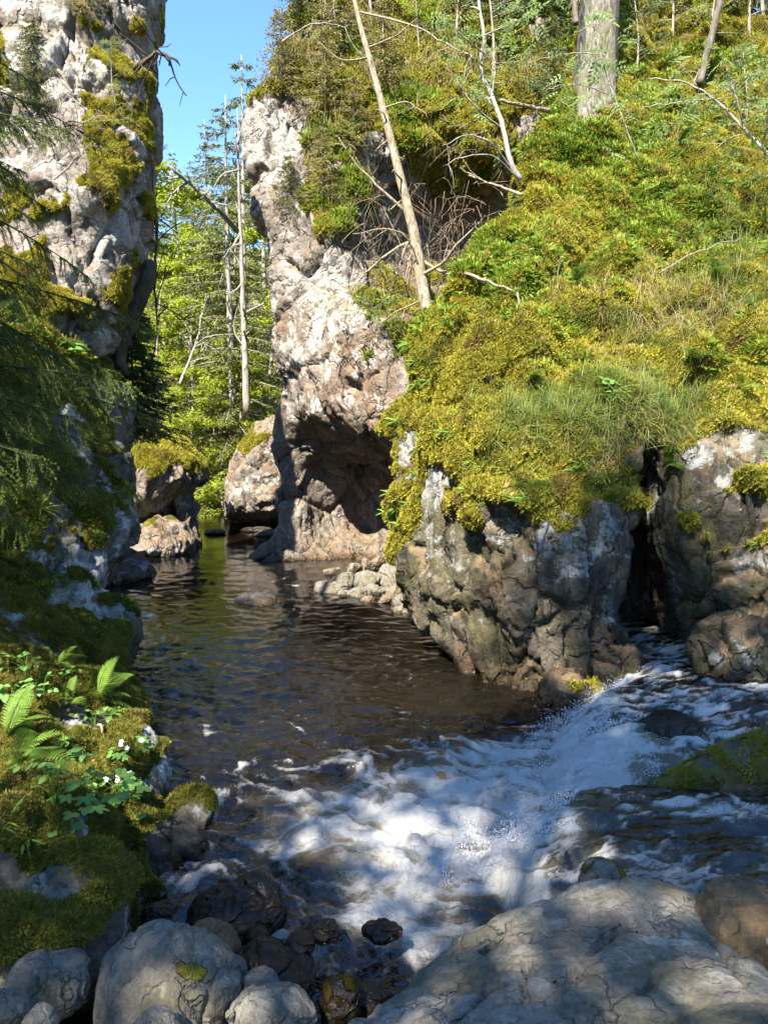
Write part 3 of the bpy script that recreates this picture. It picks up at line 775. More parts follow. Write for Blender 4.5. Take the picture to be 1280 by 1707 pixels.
strk = fbm(np.stack([x * 2.0 + .5 * n1, y * 15.0 + 1.6 * n1 - 3 * x, x * 0], 1), 5, .65, seed=83)
core = np.exp(-np.maximum(-s, 0) / 1.1) * inpool
foamv = amt * 0.80 + 0.25 * core + 0.58 * n1 + 0.36 * n2 + 0.80 * (rid - 0.38) - 0.44 + np.where(casc & (s > .2), .70 * strk + .04 + .16 * (y > 5), 0)
foam = sstep(0.0, 0.75, foamv)
ch = np.clip(np.maximum(inpool, face * .7), 0, 1)
calm = 1 / (1 + (np.maximum(y - 5, 0) / 3.8) ** 2)
rp = np.stack([x * .8, y * 1.7, np.zeros_like(x)], 1)
rough = 0.034 * fbm(rp * 2.0, 3, .55, seed=51) + 0.028 * fbm(rp * 5.0, 3, .6, seed=53) + .012 * (fbm(wr * 4.0, 3, .6, seed=59, ridge=True) - .4)
z = rise + rough * (0.15 + 0.85 * calm) * (1 - 0.3 * ch)
z += ch * (0.095 * fbm(wr * 1.7, 3, .55, seed=61) + 0.05 * np.abs(n1) + 0.014 * n2 + 0.010 * fbm(p2 * 14, 3, .6, seed=67))
z += np.where(casc & (s > 0), 0.022 * fbm(np.stack([x * 2.5, y * 7, x * 0], 1), 3, seed=71) * sstep(0, .2, s), 0)
z += 0.016 * foam * (0.6 + n2)
# aerated mound where the two falls plunge in
for (px_, py_, r_, a_) in ((800, 1450, .34, .07), (940, 1320, .3, .08), (975, 1235, .25, .07), (560, 1440, .3, .03)):
    c_ = W0(px_, py_)
    z += a_ * np.exp(-((x - c_[0]) ** 2 + (y - c_[1]) ** 2) / r_ ** 2) * (0.6 + 0.8 * np.abs(n1))
aer = np.clip(inpool * 0.9 + face * .6 + .25 * n1 + np.where(casc & (s > .3), .42 + .2 * strk, 0), 0, 1)
nu, nyy = U.shape
ii, jj = np.meshgrid(np.arange(nu - 1), np.arange(nyy - 1), indexing='ij')
k = (ii * nyy + jj).ravel()
WQ = np.stack([k, k + nyy, k + nyy + 1, k + 1], 1)
keepq = np.ones(len(WQ), bool)
cx, cy = x[WQ].mean(1), y[WQ].mean(1)
dr = poly_sdf(RIV, cx, cy)
keepq = dr < 0.9
keepq |= (cy < 4.2) & (cx > -1.6) & (cx < 1.0)
WQ = WQ[keepq]
used = np.unique(WQ); rm = np.full(len(x), -1); rm[used] = np.arange(len(used))
WV = np.stack([x, y, z], 1)
def water_z(xx, yy):
    i = np.argmin((x - xx) ** 2 + (y - yy) ** 2)
    return float(z[i])
t = NT("river_water")
fo = t.attr("foam"); ae = t.attr("aer")
b1 = t.noise(1.0, 4, 0.6, vec=t.mapped((6, 12, 6))); b2 = t.noise(1.0, 3, 0.6, vec=t.mapped((34, 52, 34)))
bh = t.math('ADD', b1, t.math('MULTIPLY', b2, 0.10))
nrm = t.bump(bh, t.math('MULTIPLY', t.attr("chop"), 0.75), 0.030)
gl = t.n("BsdfGlossy", {"Color": (0.95, 0.97, 1.0), "Roughness": 0.035, "Normal": nrm})
tp = t.n("BsdfTransparent", {"Color": (0.36, 0.24, 0.11)})
df = t.n("BsdfDiffuse", {"Color": (0.009, 0.007, 0.004), "Normal": nrm})
body = t.n("MixShader", {"Fac": 0.6}); t.t.links.new(tp.outputs[0], body.inputs[1]); t.t.links.new(df.outputs[0], body.inputs[2])
fr = t.n("Fresnel", {"IOR": 1.55, "Normal": nrm})
m1 = t.n("MixShader", {"Fac": fr.outputs[0]}); t.t.links.new(body.outputs[0], m1.inputs[1]); t.t.links.new(gl.outputs[0], m1.inputs[2])
# aerated water under the foam, then the foam itself
aerc = t.n("BsdfDiffuse", {"Color": (0.30, 0.255, 0.175), "Normal": nrm})
fine = t.noise(1.0, 5, 0.65, vec=t.mapped((26, 30, 26)))
am = t.math('MULTIPLY', t.ramp(t.math('ADD', ae, t.math('MULTIPLY', t.math('SUBTRACT', fine, 0.5), 0.6)), [(0.35, 0.0), (0.95, 0.75)]), 0.8)
m2 = t.n("MixShader", {"Fac": am}); t.t.links.new(m1.outputs[0], m2.inputs[1]); t.t.links.new(aerc.outputs[0], m2.inputs[2])
fg = t.noise(1.0, 6, 0.7, vec=t.mapped((45, 60, 45)), dist=.8)
fm = t.ramp(t.math('ADD', fo, t.math('MULTIPLY', t.math('SUBTRACT', fg, 0.5), 1.1)), [(0.18, 0.0), (0.95, 0.96)])
fb = t.bump(t.math('ADD', fg, t.math('MULTIPLY', fine, 1.6)), 0.9, 0.035)
white = t.n("BsdfDiffuse", {"Color": (0.88, 0.845, 0.785), "Normal": fb})
wtr = t.n("BsdfTranslucent", {"Color": (0.78, 0.80, 0.82)})
wmx = t.n("MixShader", {"Fac": 0.25}); t.t.links.new(white.outputs[0], wmx.inputs[1]); t.t.links.new(wtr.outputs[0], wmx.inputs[2])
m3 = t.n("MixShader", {"Fac": fm}); t.t.links.new(m2.outputs[0], m3.inputs[1]); t.t.links.new(wmx.outputs[0], m3.inputs[2])
t.t.links.new(m3.outputs[0], t.out.inputs[0])
M['water'] = t.m
obj("water", mesh_np("water", WV[used], rm[WQ], M['water'], {"foam": foam[used], "aer": aer[used], "chop": (.14 + .86 * sstep(10.5, 5.0, y) )[used]}), kind='structure')

# --- spray thrown up by the two falls (too many drops to count)
t = NT("spray_drop"); t.b.inputs["Base Color"].default_value = (0.85, 0.87, 0.9, 1); t.b.inputs["Roughness"].default_value = 0.1
t.b.inputs["IOR"].default_value = 1.33
M['drop'] = t.m
rg = np.random.default_rng(5)
ico = np.array([[0, 0, 1.0], [.9, 0, -.3], [-.45, .78, -.3], [-.45, -.78, -.3]])
icf = np.array([[0, 1, 2], [0, 2, 3], [0, 3, 1], [1, 3, 2]])
DP = []
for (y0, y1, s0, s1, n, hh) in ((3.75, 4.35, -0.25, 0.45, 18000, .14), (4.75, 5.4, -0.25, 0.75, 18000, .15), (5.4, 6.3, -0.2, 0.4, 11000, .16)):
    yy = rg.uniform(y0, y1, n); ss = rg.uniform(s0, s1, n)
    xx = np.interp(yy, FOOT_Y, FOOT_X) + ss
    Hh = np.interp(yy, [3.0, 4.0, 4.3, 4.62, 4.9, 5.5, 6.2, 6.8, 8], [.34, .34, .30, .10, .20, .33, .36, .34, .3])
    zz = np.where(ss > 0, Hh * (1 - (1 - np.clip(ss / .58, 0, 1)) ** 2.2), 0) + np.abs(rg.normal(0, hh * .42, n)) * np.exp(-np.maximum(ss - .15, 0) / .2) + .012
    DP.append(np.stack([xx, yy, zz], 1))
DP = np.concatenate(DP)
dn = fbm(DP * 9, 3, seed=2) + rg.normal(0, .18, len(DP))
DP = DP[dn > -0.12]
rad = rg.lognormal(math.log(.0021), .45, len(DP))
dv = (DP[:, None, :] + ico[None] * rad[:, None, None] * rg.uniform(.7, 1.6, (len(DP), 1, 3)))
dq = (icf[None] + 4 * np.arange(len(DP))[:, None, None]).reshape(-1, 3)
obj("spray", mesh_np("spray", dv.reshape(-1, 3), dq, M['drop']), label="white spray drops thrown up by the falls", kind='stuff')
M['slab'] = rock_mat('slab_rock', (0.13, 0.115, 0.085), (0.33, 0.30, 0.24), (0.42, 0.39, 0.33), (0.22, 0.17, 0.10), lich_th=.60, grain=2.0, streak=.1, algae=.45, bumpd=.010)
# ---------------------------------------------------------------- boulders
# giant boulder at lower right, height over plan
H_G = cwd([(600,1700,2.45),(650,1665,2.6),(700,1630,2.7),(752,1578,2.85),(850,1524,2.95),(950,1476,3.05),(1040,1458,3.06),(1110,1472,3.0),(1170,1502,2.9),(1240,1570,2.7),(1280,1620,2.5),
  (780,1620,2.62),(860,1570,2.72),(960,1540,2.75),(1050,1530,2.75),(1120,1560,2.62),(1200,1620,2.4),(700,1700,2.35),(820,1690,2.3),(920,1640,2.4),(1020,1620,2.42),(1100,1650,2.3),(1200,1700,2.15),(900,1760,2.05),(1050,1760,2.05),(1200,1780,1.95),(750,1780,2.1),(640,1780,2.2),(1300,1740,2.0)])
fG = rbf(H_G[:, :2], H_G[:, 2])
P_G = np.concatenate([cwd([(575,1710,2.45),(630,1672,2.62),(700,1632,2.74),(738,1592,2.86),(760,1564,2.92),(850,1518,3.02),(950,1468,3.13),(1040,1450,3.15),(1110,1464,3.1),(1175,1496,3.0),(1245,1562,2.8),(1290,1615,2.6)])[:, :2], [[1.35, 2.0], [1.2, 1.5], [0.1, 1.5], [-.15, 2.0]]])
CRK = [((990,1600),(905,1648)),((905,1648),(850,1660)),((930,1545),(850,1560)),((850,1560),(800,1580)),((1040,1530),(985,1590)),((820,1640),(760,1700)),((1060,1650),(1090,1620)),((720,1660),(800,1650)),((1190,1560),(1240,1640)),((870,1600),(880,1660))]
def sdfG(X, Y, Z):
    x_, y_ = X[:, :, 0], Y[0, :, 0][None, :]
    U, Vv = np.broadcast_arrays(x_, y_)
    h = fG(U, Vv)
    F = smax((Z - h[:, :, None]) / 1.15, poly_sdf(P_G, U, Vv)[:, :, None] - 0.05 * sstep(.6, .1, Z), 0.13)
    return F
V, Q = grid_body((-.35, 1.4, -.15), (1.55, 3.35, .98), 0.022, sdfG, 1)
N_ = normals(V, Q)
px_, py_ = PXY(V)
cr = np.zeros(len(V))
wob = 14 * fbm(V * 5, 3, seed=3); wob2 = 14 * fbm(V * 5, 3, seed=4)
for (a, b) in CRK:
    a = np.array(a, float); b = np.array(b, float); e = b - a
    tt = np.clip(((px_ + wob - a[0]) * e[0] + (py_ + wob2 - a[1]) * e[1]) / (e @ e), 0, 1)
    dd = np.hypot(px_ + wob - a[0] - e[0] * tt, py_ + wob2 - a[1] - e[1] * tt)
    cr = np.maximum(cr, np.exp(-(dd / 4.0) ** 2))
low = sstep(800, 690, px_ + 0.5 * (1640 - py_))
V = V - N_ * (cr * 0.042 * (N_[:, 2] > 0))[:, None]
V = V + N_ * (low * 0.035 * fbm(V * 6, 3, seed=8))[:, None]
me, V2, mo = finish_rock(V, Q, M['slab'], "giant_boulder", .2, -.25, [(870,1530,60,14,.35),(730,1690,30,20,.3),(1245,1640,25,20,.5),(1200,1690,30,12,.4),(850,1640,18,12,.25),(1050,1500,120,14,.05),(1130,1600,200,80,-.4)], [(1130,1600,150,80,.15)],
    amp=(.022, .020, .007, .004), fs=(.45, .15), aniso=(.8, 1.3, 1), seed=61, cush=.012, crack=.014, ridg=.7, wet=(.02, .2))
keep('G', V2, Q, mo)
obj("giant_boulder", me, label="huge flat-topped grey boulder filling the lower right corner", cat="boulder")
MB, MD, MW = M['boulder'], M['darkrock'], M['brownrock']
def R_(name, px, py, d, r, mat, label, **kw):
    kw.setdefault('wet', (-.5, -.4))
    return make_rock(name, W(px, py, d), r, mat, label, kw.pop('cat', 'boulder'), **kw)
R_("boulder", 272, 1650, 2.72, (.29, .27, .235), MB, "large rounded grey boulder with a strip of moss on its shoulder", seed=3, cuts=4, cutr=(.8, .97), spots=[(300,1600,45,26,.45),(330,1622,30,22,.45)], rz=.2)
R_("boulder", 80, 1640, 2.74, (.175, .17, .125), MB, "smooth pale grey boulder with a folded top beside the large rounded one", seed=4, cuts=5, cutr=(.8, .96), moss=-.9)
R_("boulder", 8, 1712, 2.5, (.10, .12, .12), MB, "grey boulder cut off by the lower left corner", seed=5, cuts=4)
R_("boulder", 66, 1712, 2.42, (.065, .07, .075), MB, "small blocky grey stone at the bottom edge left of the large boulder", seed=6, cuts=7)
R_("boulder", 345, 1585, 3.12, (.145, .15, .115), MW, "olive brown boulder with a flat pale top behind the large grey one", seed=7, cuts=5, moss=-.6)
R_("boulder", 392, 1535, 3.5, (.25, .22, .16), MD, "black wet boulder with a pointed hump at the foam edge", seed=8, cuts=4, wet=(1, 2), blobs=[((.09, .05, .10), (.10, .12, .11))])
R_("boulder", 262, 1535, 3.38, (.075, .08, .085), MD, "small black smooth stone below the mossy bank", seed=9, cuts=2, wet=(1, 2))
R_("boulder", 430, 1565, 3.28, (.058, .06, .06), MW, "small orange wet stone between the two black boulders", seed=10, cuts=3, wet=(.3, .9))
R_("boulder", 455, 1625, 2.98, (.19, .17, .135), MD, "black wet sloping boulder in front of the small orange stone", seed=11, cuts=4, wet=(1, 2), rz=-.35)
R_("boulder", 378, 1630, 2.88, (.085, .10, .085), MB, "wedge shaped grey stone with a mossy edge right of the large grey boulder", seed=12, cuts=7, spots=[(400,1650,14,20,.6)])
R_("boulder", 432, 1652, 2.8, (.085, .10, .075), MB, "pale grey angular stone leaning on the black sloping boulder", seed=13, cuts=7)
R_("boulder", 452, 1705, 2.55, (.16, .16, .115), MB, "rounded greenish grey boulder at the bottom edge below the black ones", seed=14, cuts=4, moss=-.3)
R_("boulder", 566, 1680, 2.72, (.082, .09, .12), MD, "dark brown mossy stone standing left of the huge boulder", seed=15, cuts=4, moss=-.1, wet=(.3, .5))
R_("boulder", 618, 1672, 2.84, (.09, .09, .065), MD, "low dark stone wedged against the huge boulder by the foam", seed=16, cuts=4, wet=(1, 2))
R_("boulder", 262, 1712, 2.36, (.085, .08, .05), MB, "flat pale stone at the bottom edge below the large boulder", seed=17, cuts=5)
R_("pebble", 384, 1692, 2.5, (.022, .022, .024), MB, "small pale pebble between two boulders at the bottom edge", seed=18, cuts=3, cat='pebble')
R_("pebble", 225, 1706, 2.45, (.024, .022, .02), MB, "small grey pebble at the bottom edge under the large boulder", seed=19, cuts=3, cat='pebble')
R_("pebble", 345, 1704, 2.45, (.02, .022, .016), MB, "thin grey pebble at the bottom edge right of the flat stone", seed=20, cuts=3, cat='pebble')
R_("boulder", 636, 1552, 3.18, (.10, .08, .035), MD, "small black stone awash in the foam near the huge boulder", seed=21, cuts=2, wet=(1, 2))
R_("boulder", 540, 1552, 3.2, (.085, .08, .04), MD, "pinkish dark stone just breaking the foam", seed=22, cuts=3, wet=(1, 2))
R_("boulder", 500, 1575, 3.1, (.07, .08, .05), MD, "dark stone in the foam touching the orange one", seed=23, cuts=3, wet=(1, 2))
R_("boulder", 1245, 1545, 2.85, (.26, .24, .16), MW, "tan sunlit boulder behind the huge grey one at the right edge", seed=24, cuts=5)
R_("boulder", 1005, 1475, 3.28, (.11, .12, .10), MB, "ridged mossy stone peeping over the huge boulder beside the lower fall", seed=25, cuts=6, moss=.15)
# rocks the falls run over
R_("boulder", 1010, 1392, 4.0, (.34, .24, .15), MD, "dark glossy rock under the lower fall", seed=26, cuts=3, wet=(1, 2), blobs=[((.30, .02, .02), (.28, .2, .11))], cutr=(.85, .98))
R_("boulder", 1120, 1225, 5.3, (.28, .24, .16), MD, "dark humped rock under the upper fall", seed=27, cuts=2, wet=(1, 2))
R_("boulder", 1248, 1325, 4.15, (.25, .12, .15), MW, "orange brown wet rock in sunlight under the mossy log", seed=28, cuts=4, wet=(-1, .6))
# pool
R_("boulder", 436, 1005, 10.7, (.42, .5, .13), MD, "flat wet rock lying awash in the middle of the pool", seed=29, cuts=4, wet=(.0, .08), lich=[(430,995,40,20,.3)])
rg = np.random.default_rng(3)
BEACH = [(545,982,.26,.09,0),(575,972,.20,.13,0),(612,972,.22,.14,0),(655,968,.26,.20,0),(630,985,.20,.10,0),(600,992,.16,.08,0),(660,990,.15,.13,1),(640,1003,.12,.07,1),(615,1002,.10,.05,1),(555,955,.16,.07,1),(590,952,.16,.10,1),(632,940,.19,.12,1),(610,945,.14,.12,1),(662,945,.18,.15,1),(645,955,.14,.12,1),(575,990,.12,.06,0),(680,1005,.18,.14,0),(560,1000,.1,.03,1),(670,1018,.14,.07,0)]
WHERE = ["lowest and leftmost grey slab of the stone spit", "dark blocky stone behind the leftmost slab of the spit", "grey rounded stone in the middle of the stone spit", "largest grey stone of the spit against the cliff", "flat grey stone in front of the spit's largest one", "low grey stone at the near edge of the spit", "orange tinted pebble stone at the right end of the spit", "small tan stone at the near right end of the spit", "tiny tan stone at the spit's waterline", "pale sunlit stone at the far left of the spit", "pale sunlit block in the far part of the spit", "tall pale stone at the back of the spit", "pale stone leaning left of the tall one at the spit's back", "pale block touching the mossy cliff at the back of the spit", "pale wedge stone in front of the tall one on the spit", "thin dark stone at the spit's near left waterline", "dark stone half under the mossy cliff on the spit", "drowned tan stone left of the spit's near edge", "dark low stone under the mossy cliff's foot by the spit"]
M['pale'] = rock_mat("pale_river_stone", (0.24, 0.19, 0.14), (0.40, 0.34, 0.27), (0.46, 0.43, 0.38), (0.26, 0.16, 0.08), lich_th=.62, grain=1.4)
for i, (px_, py_, rx, rz_, kd) in enumerate(BEACH):
    d_ = 2.4 * 1265 / (py_ + rz_ * 60 - 720)
    make_rock("spit_stone", W(px_, py_, min(d_, 13.4)), (rx * 1.35, rx * 1.1, rz_ * 1.35), M['pale'] if kd else MB, WHERE[i], 'stone', "stones of the spit at the cliff's foot", seed=70 + i, cuts=9, cutr=(.5, .85), vox=max(rx / 9, .018), rz=rg.uniform(0, 3), moss=-.9, wet=(-.02, .06))
# rocks on the far left bank
def S_(name, poly, d, depth, mat, label, cat='rock', seed=1, vox=.07, spots=(), moss=-.2, rnd=.18, kind=None, **kw):
    P = cwd([(a, b, d) for a, b in poly])[:, [0, 2]]
    def f(X, Y, Z):
        U, Vv = np.broadcast_arrays(X[:, :, 0], Z[0])
        s = poly_sdf(P, U, Vv)
        k_ = np.clip(-s / .6, 0, 1)
        fr_ = d - depth * .5 * (1 - (1 - k_) ** 2)
        return smax(smax(fr_[:, None, :] - Y, s[:, None, :], rnd), Y - (d + depth * .6), .3)
    V, Q = grid_body((P[:, 0].min() - .3, d - depth * .5 - .3, max(P[:, 1].min() - .3, -.6)), (P[:, 0].max() + .3, d + depth * .6 + .3, P[:, 1].max() + .3), vox, f, 1)
    me, V2, mo = finish_rock(V, Q, mat, name, .6, moss, spots, amp=(.08, .12, .05, .02), fs=(.8, .3), seed=seed, cush=.07, wet=(0, .12), **kw)
    c = V2.mean(0); c[2] = V2[:, 2].min()
    me.vertices.foreach_set("co", (V2 - c).astype(np.float32).ravel()); me.update()
    keep(name + str(seed), V2, Q, mo)
    return obj(name, me, None, label, cat, None, kind, tuple(c))
S_("bank_rock", [(175,1010),(170,940),(195,905),(205,800),(225,755),(255,722),(290,735),(318,775),(332,800),(300,830),(285,850),(270,870),(240,880),(230,900),(250,940),(200,1000)], 16.4, 2.2, M['cliff'], "mossy sunlit rock mound on the far left bank", seed=81, spots=[(265,765,60,40,.5),(230,850,30,40,-.5)], moss=0.0, mvar=.8, mossn=1.6)
S_("bank_rock", [(205,930),(222,885),(260,868),(292,880),(312,900),(320,935),(210,950)], 15.0, 1.6, M['cliff'], "smooth tan rock dipping into the water on the left below the mossy mound", seed=82, moss=-.5, spots=[(255,875,30,10,.5)])
S_("rock_pillar", [(288,905),(290,860),(286,820),(296,805),(312,812),(318,840),(322,870),(330,895),(332,930),(290,930)], 16.3, .9, M['cliff'], "narrow split rock pillar standing in the water at the left bank", seed=83, vox=.05, moss=-.2)
S_("bank_rock", [(150,1020),(165,955),(195,925),(215,940),(240,945),(245,975),(170,1010)], 12.2, 1.3, M['bank'], "low dark rock at the waterline under the left cliff", seed=84, moss=-.4)
S_("bank_rock", [(370,870),(380,790),(400,745),(430,712),(462,695),(520,690),(520,880)], 19.5, 2.4, M['cliff'], "sloping sunlit rock bank seen left of the overhanging cliff", seed=85, spots=[(410,730,25,30,.5)], moss=-.25)
S_("bank_rock", [(415,850),(420,812),(445,803),(480,805),(490,865)], 18.3, .9, M['cliff'], "tan block at the water's edge behind the overhanging cliff", seed=86, moss=-.5)
for i, (px_, py_, d_, r_, lb) in enumerate([(455,905,17.5,(.5,.3,.10),"dark flat stone in the riffle nearest the overhanging cliff"), (430,898,18.3,(.45,.3,.08),"long dark stone in the far riffle"), (360,903,17.8,(.28,.2,.08),"small black stone in the middle of the far riffle"), (345,846,24.0,(.6,.4,.09),"low grey stone at the left of the upper riffle"), (410,832,24.5,(.9,.4,.12),"broad dark stone at the right of the upper riffle"), (330,905,16.0,(.12,.1,.14),"little black upright stone beside the rock pillar")]):
    w_ = W(px_, py_, d_)
    make_rock("river_stone", (w_[0], w_[1], .03), r_, MD, lb, 'stone', seed=110 + i, cuts=4, vox=max(r_) / 9)
# ---------------------------------------------------------------- vegetation helpers
class GB:
    """collects tubes, blades and leaves into one triangle mesh"""
    def __init__(s): s.v = []; s.f = []; s.t = []; s.n = 0
    def add(s, V, F, tint=0.5):
        V = np.asarray(V, float); F = np.asarray(F, int)
        s.v.append(V); s.f.append(F + s.n); s.n += len(V)
        s.t.append(np.full(len(V), tint) if np.isscalar(tint) else np.asarray(tint, float))
    def tube(s, P, r, k=6, tint=0.5, cap=True):
        P = np.asarray(P, float); n = len(P)
        r = np.broadcast_to(np.asarray(r, float), (n,))
        T = np.gradient(P, axis=0); T /= np.maximum(np.linalg.norm(T, axis=1), 1e-9)[:, None]
        ref = np.array([0, 0, 1.0]) if abs(T[0, 2]) < .9 else np.array([1.0, 0, 0])
        a = np.cross(T, ref); a /= np.maximum(np.linalg.norm(a, axis=1), 1e-9)[:, None]
        b = np.cross(T, a)
        an = np.arange(k) * 2 * np.pi / k
        V = P[:, None] + r[:, None, None] * (a[:, None] * np.cos(an)[None, :, None] + b[:, None] * np.sin(an)[None, :, None])
        i, j = np.meshgrid(np.arange(n - 1), np.arange(k), indexing='ij')
        A = (i * k + j).ravel(); B = (i * k + (j + 1) % k).ravel()
        F = np.concatenate([np.stack([A, A + k, B], 1), np.stack([B, A + k, B + k], 1)])
        V = V.reshape(-1, 3)
        if cap:
            V = np.concatenate([V, P[-1:], P[:1]])
            e = np.arange(k)
            F = np.concatenate([F, np.stack([(n - 1) * k + e, np.full(k, n * k), (n - 1) * k + (e + 1) % k], 1), np.stack([e, (e + 1) % k, np.full(k, n * k + 1)], 1)])
        s.add(V, F, tint)
    def blades(s, C, D, S, L, Wd, tint):
        """narrow diamonds: centre start C, direction D, side S, length L, width Wd (all arrays)"""
        n = len(C); L = np.broadcast_to(L, (n,))[:, None]; Wd = np.broadcast_to(Wd, (n,))[:, None]
        V = np.stack([C, C + D * L * .45 + S * Wd * .5, C + D * L, C + D * L * .45 - S * Wd * .5], 1).reshape(-1, 3)
        k = np.arange(n) * 4
        F = np.concatenate([np.stack([k, k + 1, k + 2], 1), np.stack([k, k + 2, k + 3], 1)])
        s.add(V, F, np.repeat(np.broadcast_to(tint, (n,)), 4))
    def mesh(s, name, mat):
        V = np.concatenate(s.v); F = np.concatenate(s.f)
        return mesh_np(name, V, F, mat, {"tint": np.concatenate(s.t)})
def unit(v):
    v = np.asarray(v, float)
    return v / np.maximum(np.linalg.norm(v, axis=-1, keepdims=True), 1e-9)
def empty(name, loc, label, cat, group=None, rz=0.0):
    o = obj(name, None, None, label, cat, group, None, loc)
    o.empty_display_size = 0.1
    o.rotation_euler = (0, 0, rz)
    return o
def copy_tree(src, loc, rz=0.0, sc=1.0, label=None):
    r = src.copy(); COL.objects.link(r)
    r.location = loc; r.rotation_euler = (0, 0, rz); r.scale = (sc, sc, sc)
    if label: r["label"] = label
    for ch in src.children:
        c = ch.copy(); COL.objects.link(c); c.parent = r
        for g in ch.children:
            d = g.copy(); COL.objects.link(d); d.parent = c
    return r
def curve(P, n=16):
    """smooth polyline through points"""
    P = np.asarray(P, float); k = len(P)
    t = np.linspace(0, k - 1, n); out = []
    for v in t:
        i = min(int(v), k - 2); f = v - i
        p0, p1, p2, p3 = P[max(i - 1, 0)], P[i], P[i + 1], P[min(i + 2, k - 1)]
        out.append(0.5 * (2 * p1 + (p2 - p0) * f + (2 * p0 - 5 * p1 + 4 * p2 - p3) * f * f + (3 * p1 - p0 - 3 * p2 + p3) * f ** 3))
    return np.array(out)

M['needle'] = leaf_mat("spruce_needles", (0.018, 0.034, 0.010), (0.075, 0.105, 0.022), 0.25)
M['needle_sun'] = leaf_mat("sunlit_spruce_needles", (0.06, 0.075, 0.018), (0.18, 0.19, 0.045), 0.3)  # lighter copy of the spruce needles, sunlight put into the colour
M['dry'] = leaf_mat("dry_conifer_twigs", (0.13, 0.11, 0.03), (0.30, 0.27, 0.07), 0.3)
M['beech'] = leaf_mat("fresh_broadleaf", (0.17, 0.23, 0.016), (0.42, 0.46, 0.05), 0.5)
M['leaf'] = leaf_mat("dull_broadleaf", (0.045, 0.075, 0.014), (0.12, 0.165, 0.03), 0.45)
M['rowan'] = leaf_mat("rowan_leaf", (0.12, 0.19, 0.06), (0.30, 0.40, 0.14), 0.45)
M['herb'] = leaf_mat("herb_leaf", (0.07, 0.15, 0.03), (0.16, 0.30, 0.07), 0.35, 0.5)
M['fern'] = leaf_mat("fern_frond", (0.08, 0.15, 0.02), (0.20, 0.32, 0.05), 0.4)
M['bilberry'] = leaf_mat("bilberry_leaf", (0.10, 0.17, 0.015), (0.30, 0.38, 0.045), 0.4)
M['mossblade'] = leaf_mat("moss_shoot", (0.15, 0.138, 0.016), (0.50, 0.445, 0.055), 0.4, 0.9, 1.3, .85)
M['mossdark'] = leaf_mat("shade_moss_shoot", (0.07, 0.075, 0.011), (0.22, 0.205, 0.028), 0.35, 0.9, 1.3, .6)  # darker copy of the moss shoots, the bank's shade put into the colour
M['grass'] = leaf_mat("grass_blade", (0.06, 0.10, 0.014), (0.20, 0.24, 0.05), 0.4, 0.5)
M['straw'] = leaf_mat("dry_grass_blade", (0.17, 0.135, 0.06), (0.34, 0.28, 0.13), 0.3, 0.6)
M['bark'] = bark_mat("spruce_bark", (0.07, 0.055, 0.042), (0.19, 0.165, 0.135), 0.25)
M['palebark'] = bark_mat("pale_bark", (0.16, 0.14, 0.115), (0.38, 0.35, 0.30), 0.15, 5)
M['deadwood'] = bark_mat("dead_wood", (0.13, 0.095, 0.065), (0.37, 0.30, 0.22), 0.35, 14)
M['twig'] = bark_mat("bare_twig", (0.16, 0.125, 0.09), (0.36, 0.31, 0.25), 0.0, 15)
M['darkbark'] = bark_mat("dark_bark", (0.03, 0.025, 0.02), (0.09, 0.07, 0.05), 0.2, 8)
M['mosslog'] = bark_mat("mossy_log_bark", (0.05, 0.045, 0.03), (0.13, 0.11, 0.08), 0.95, 8)

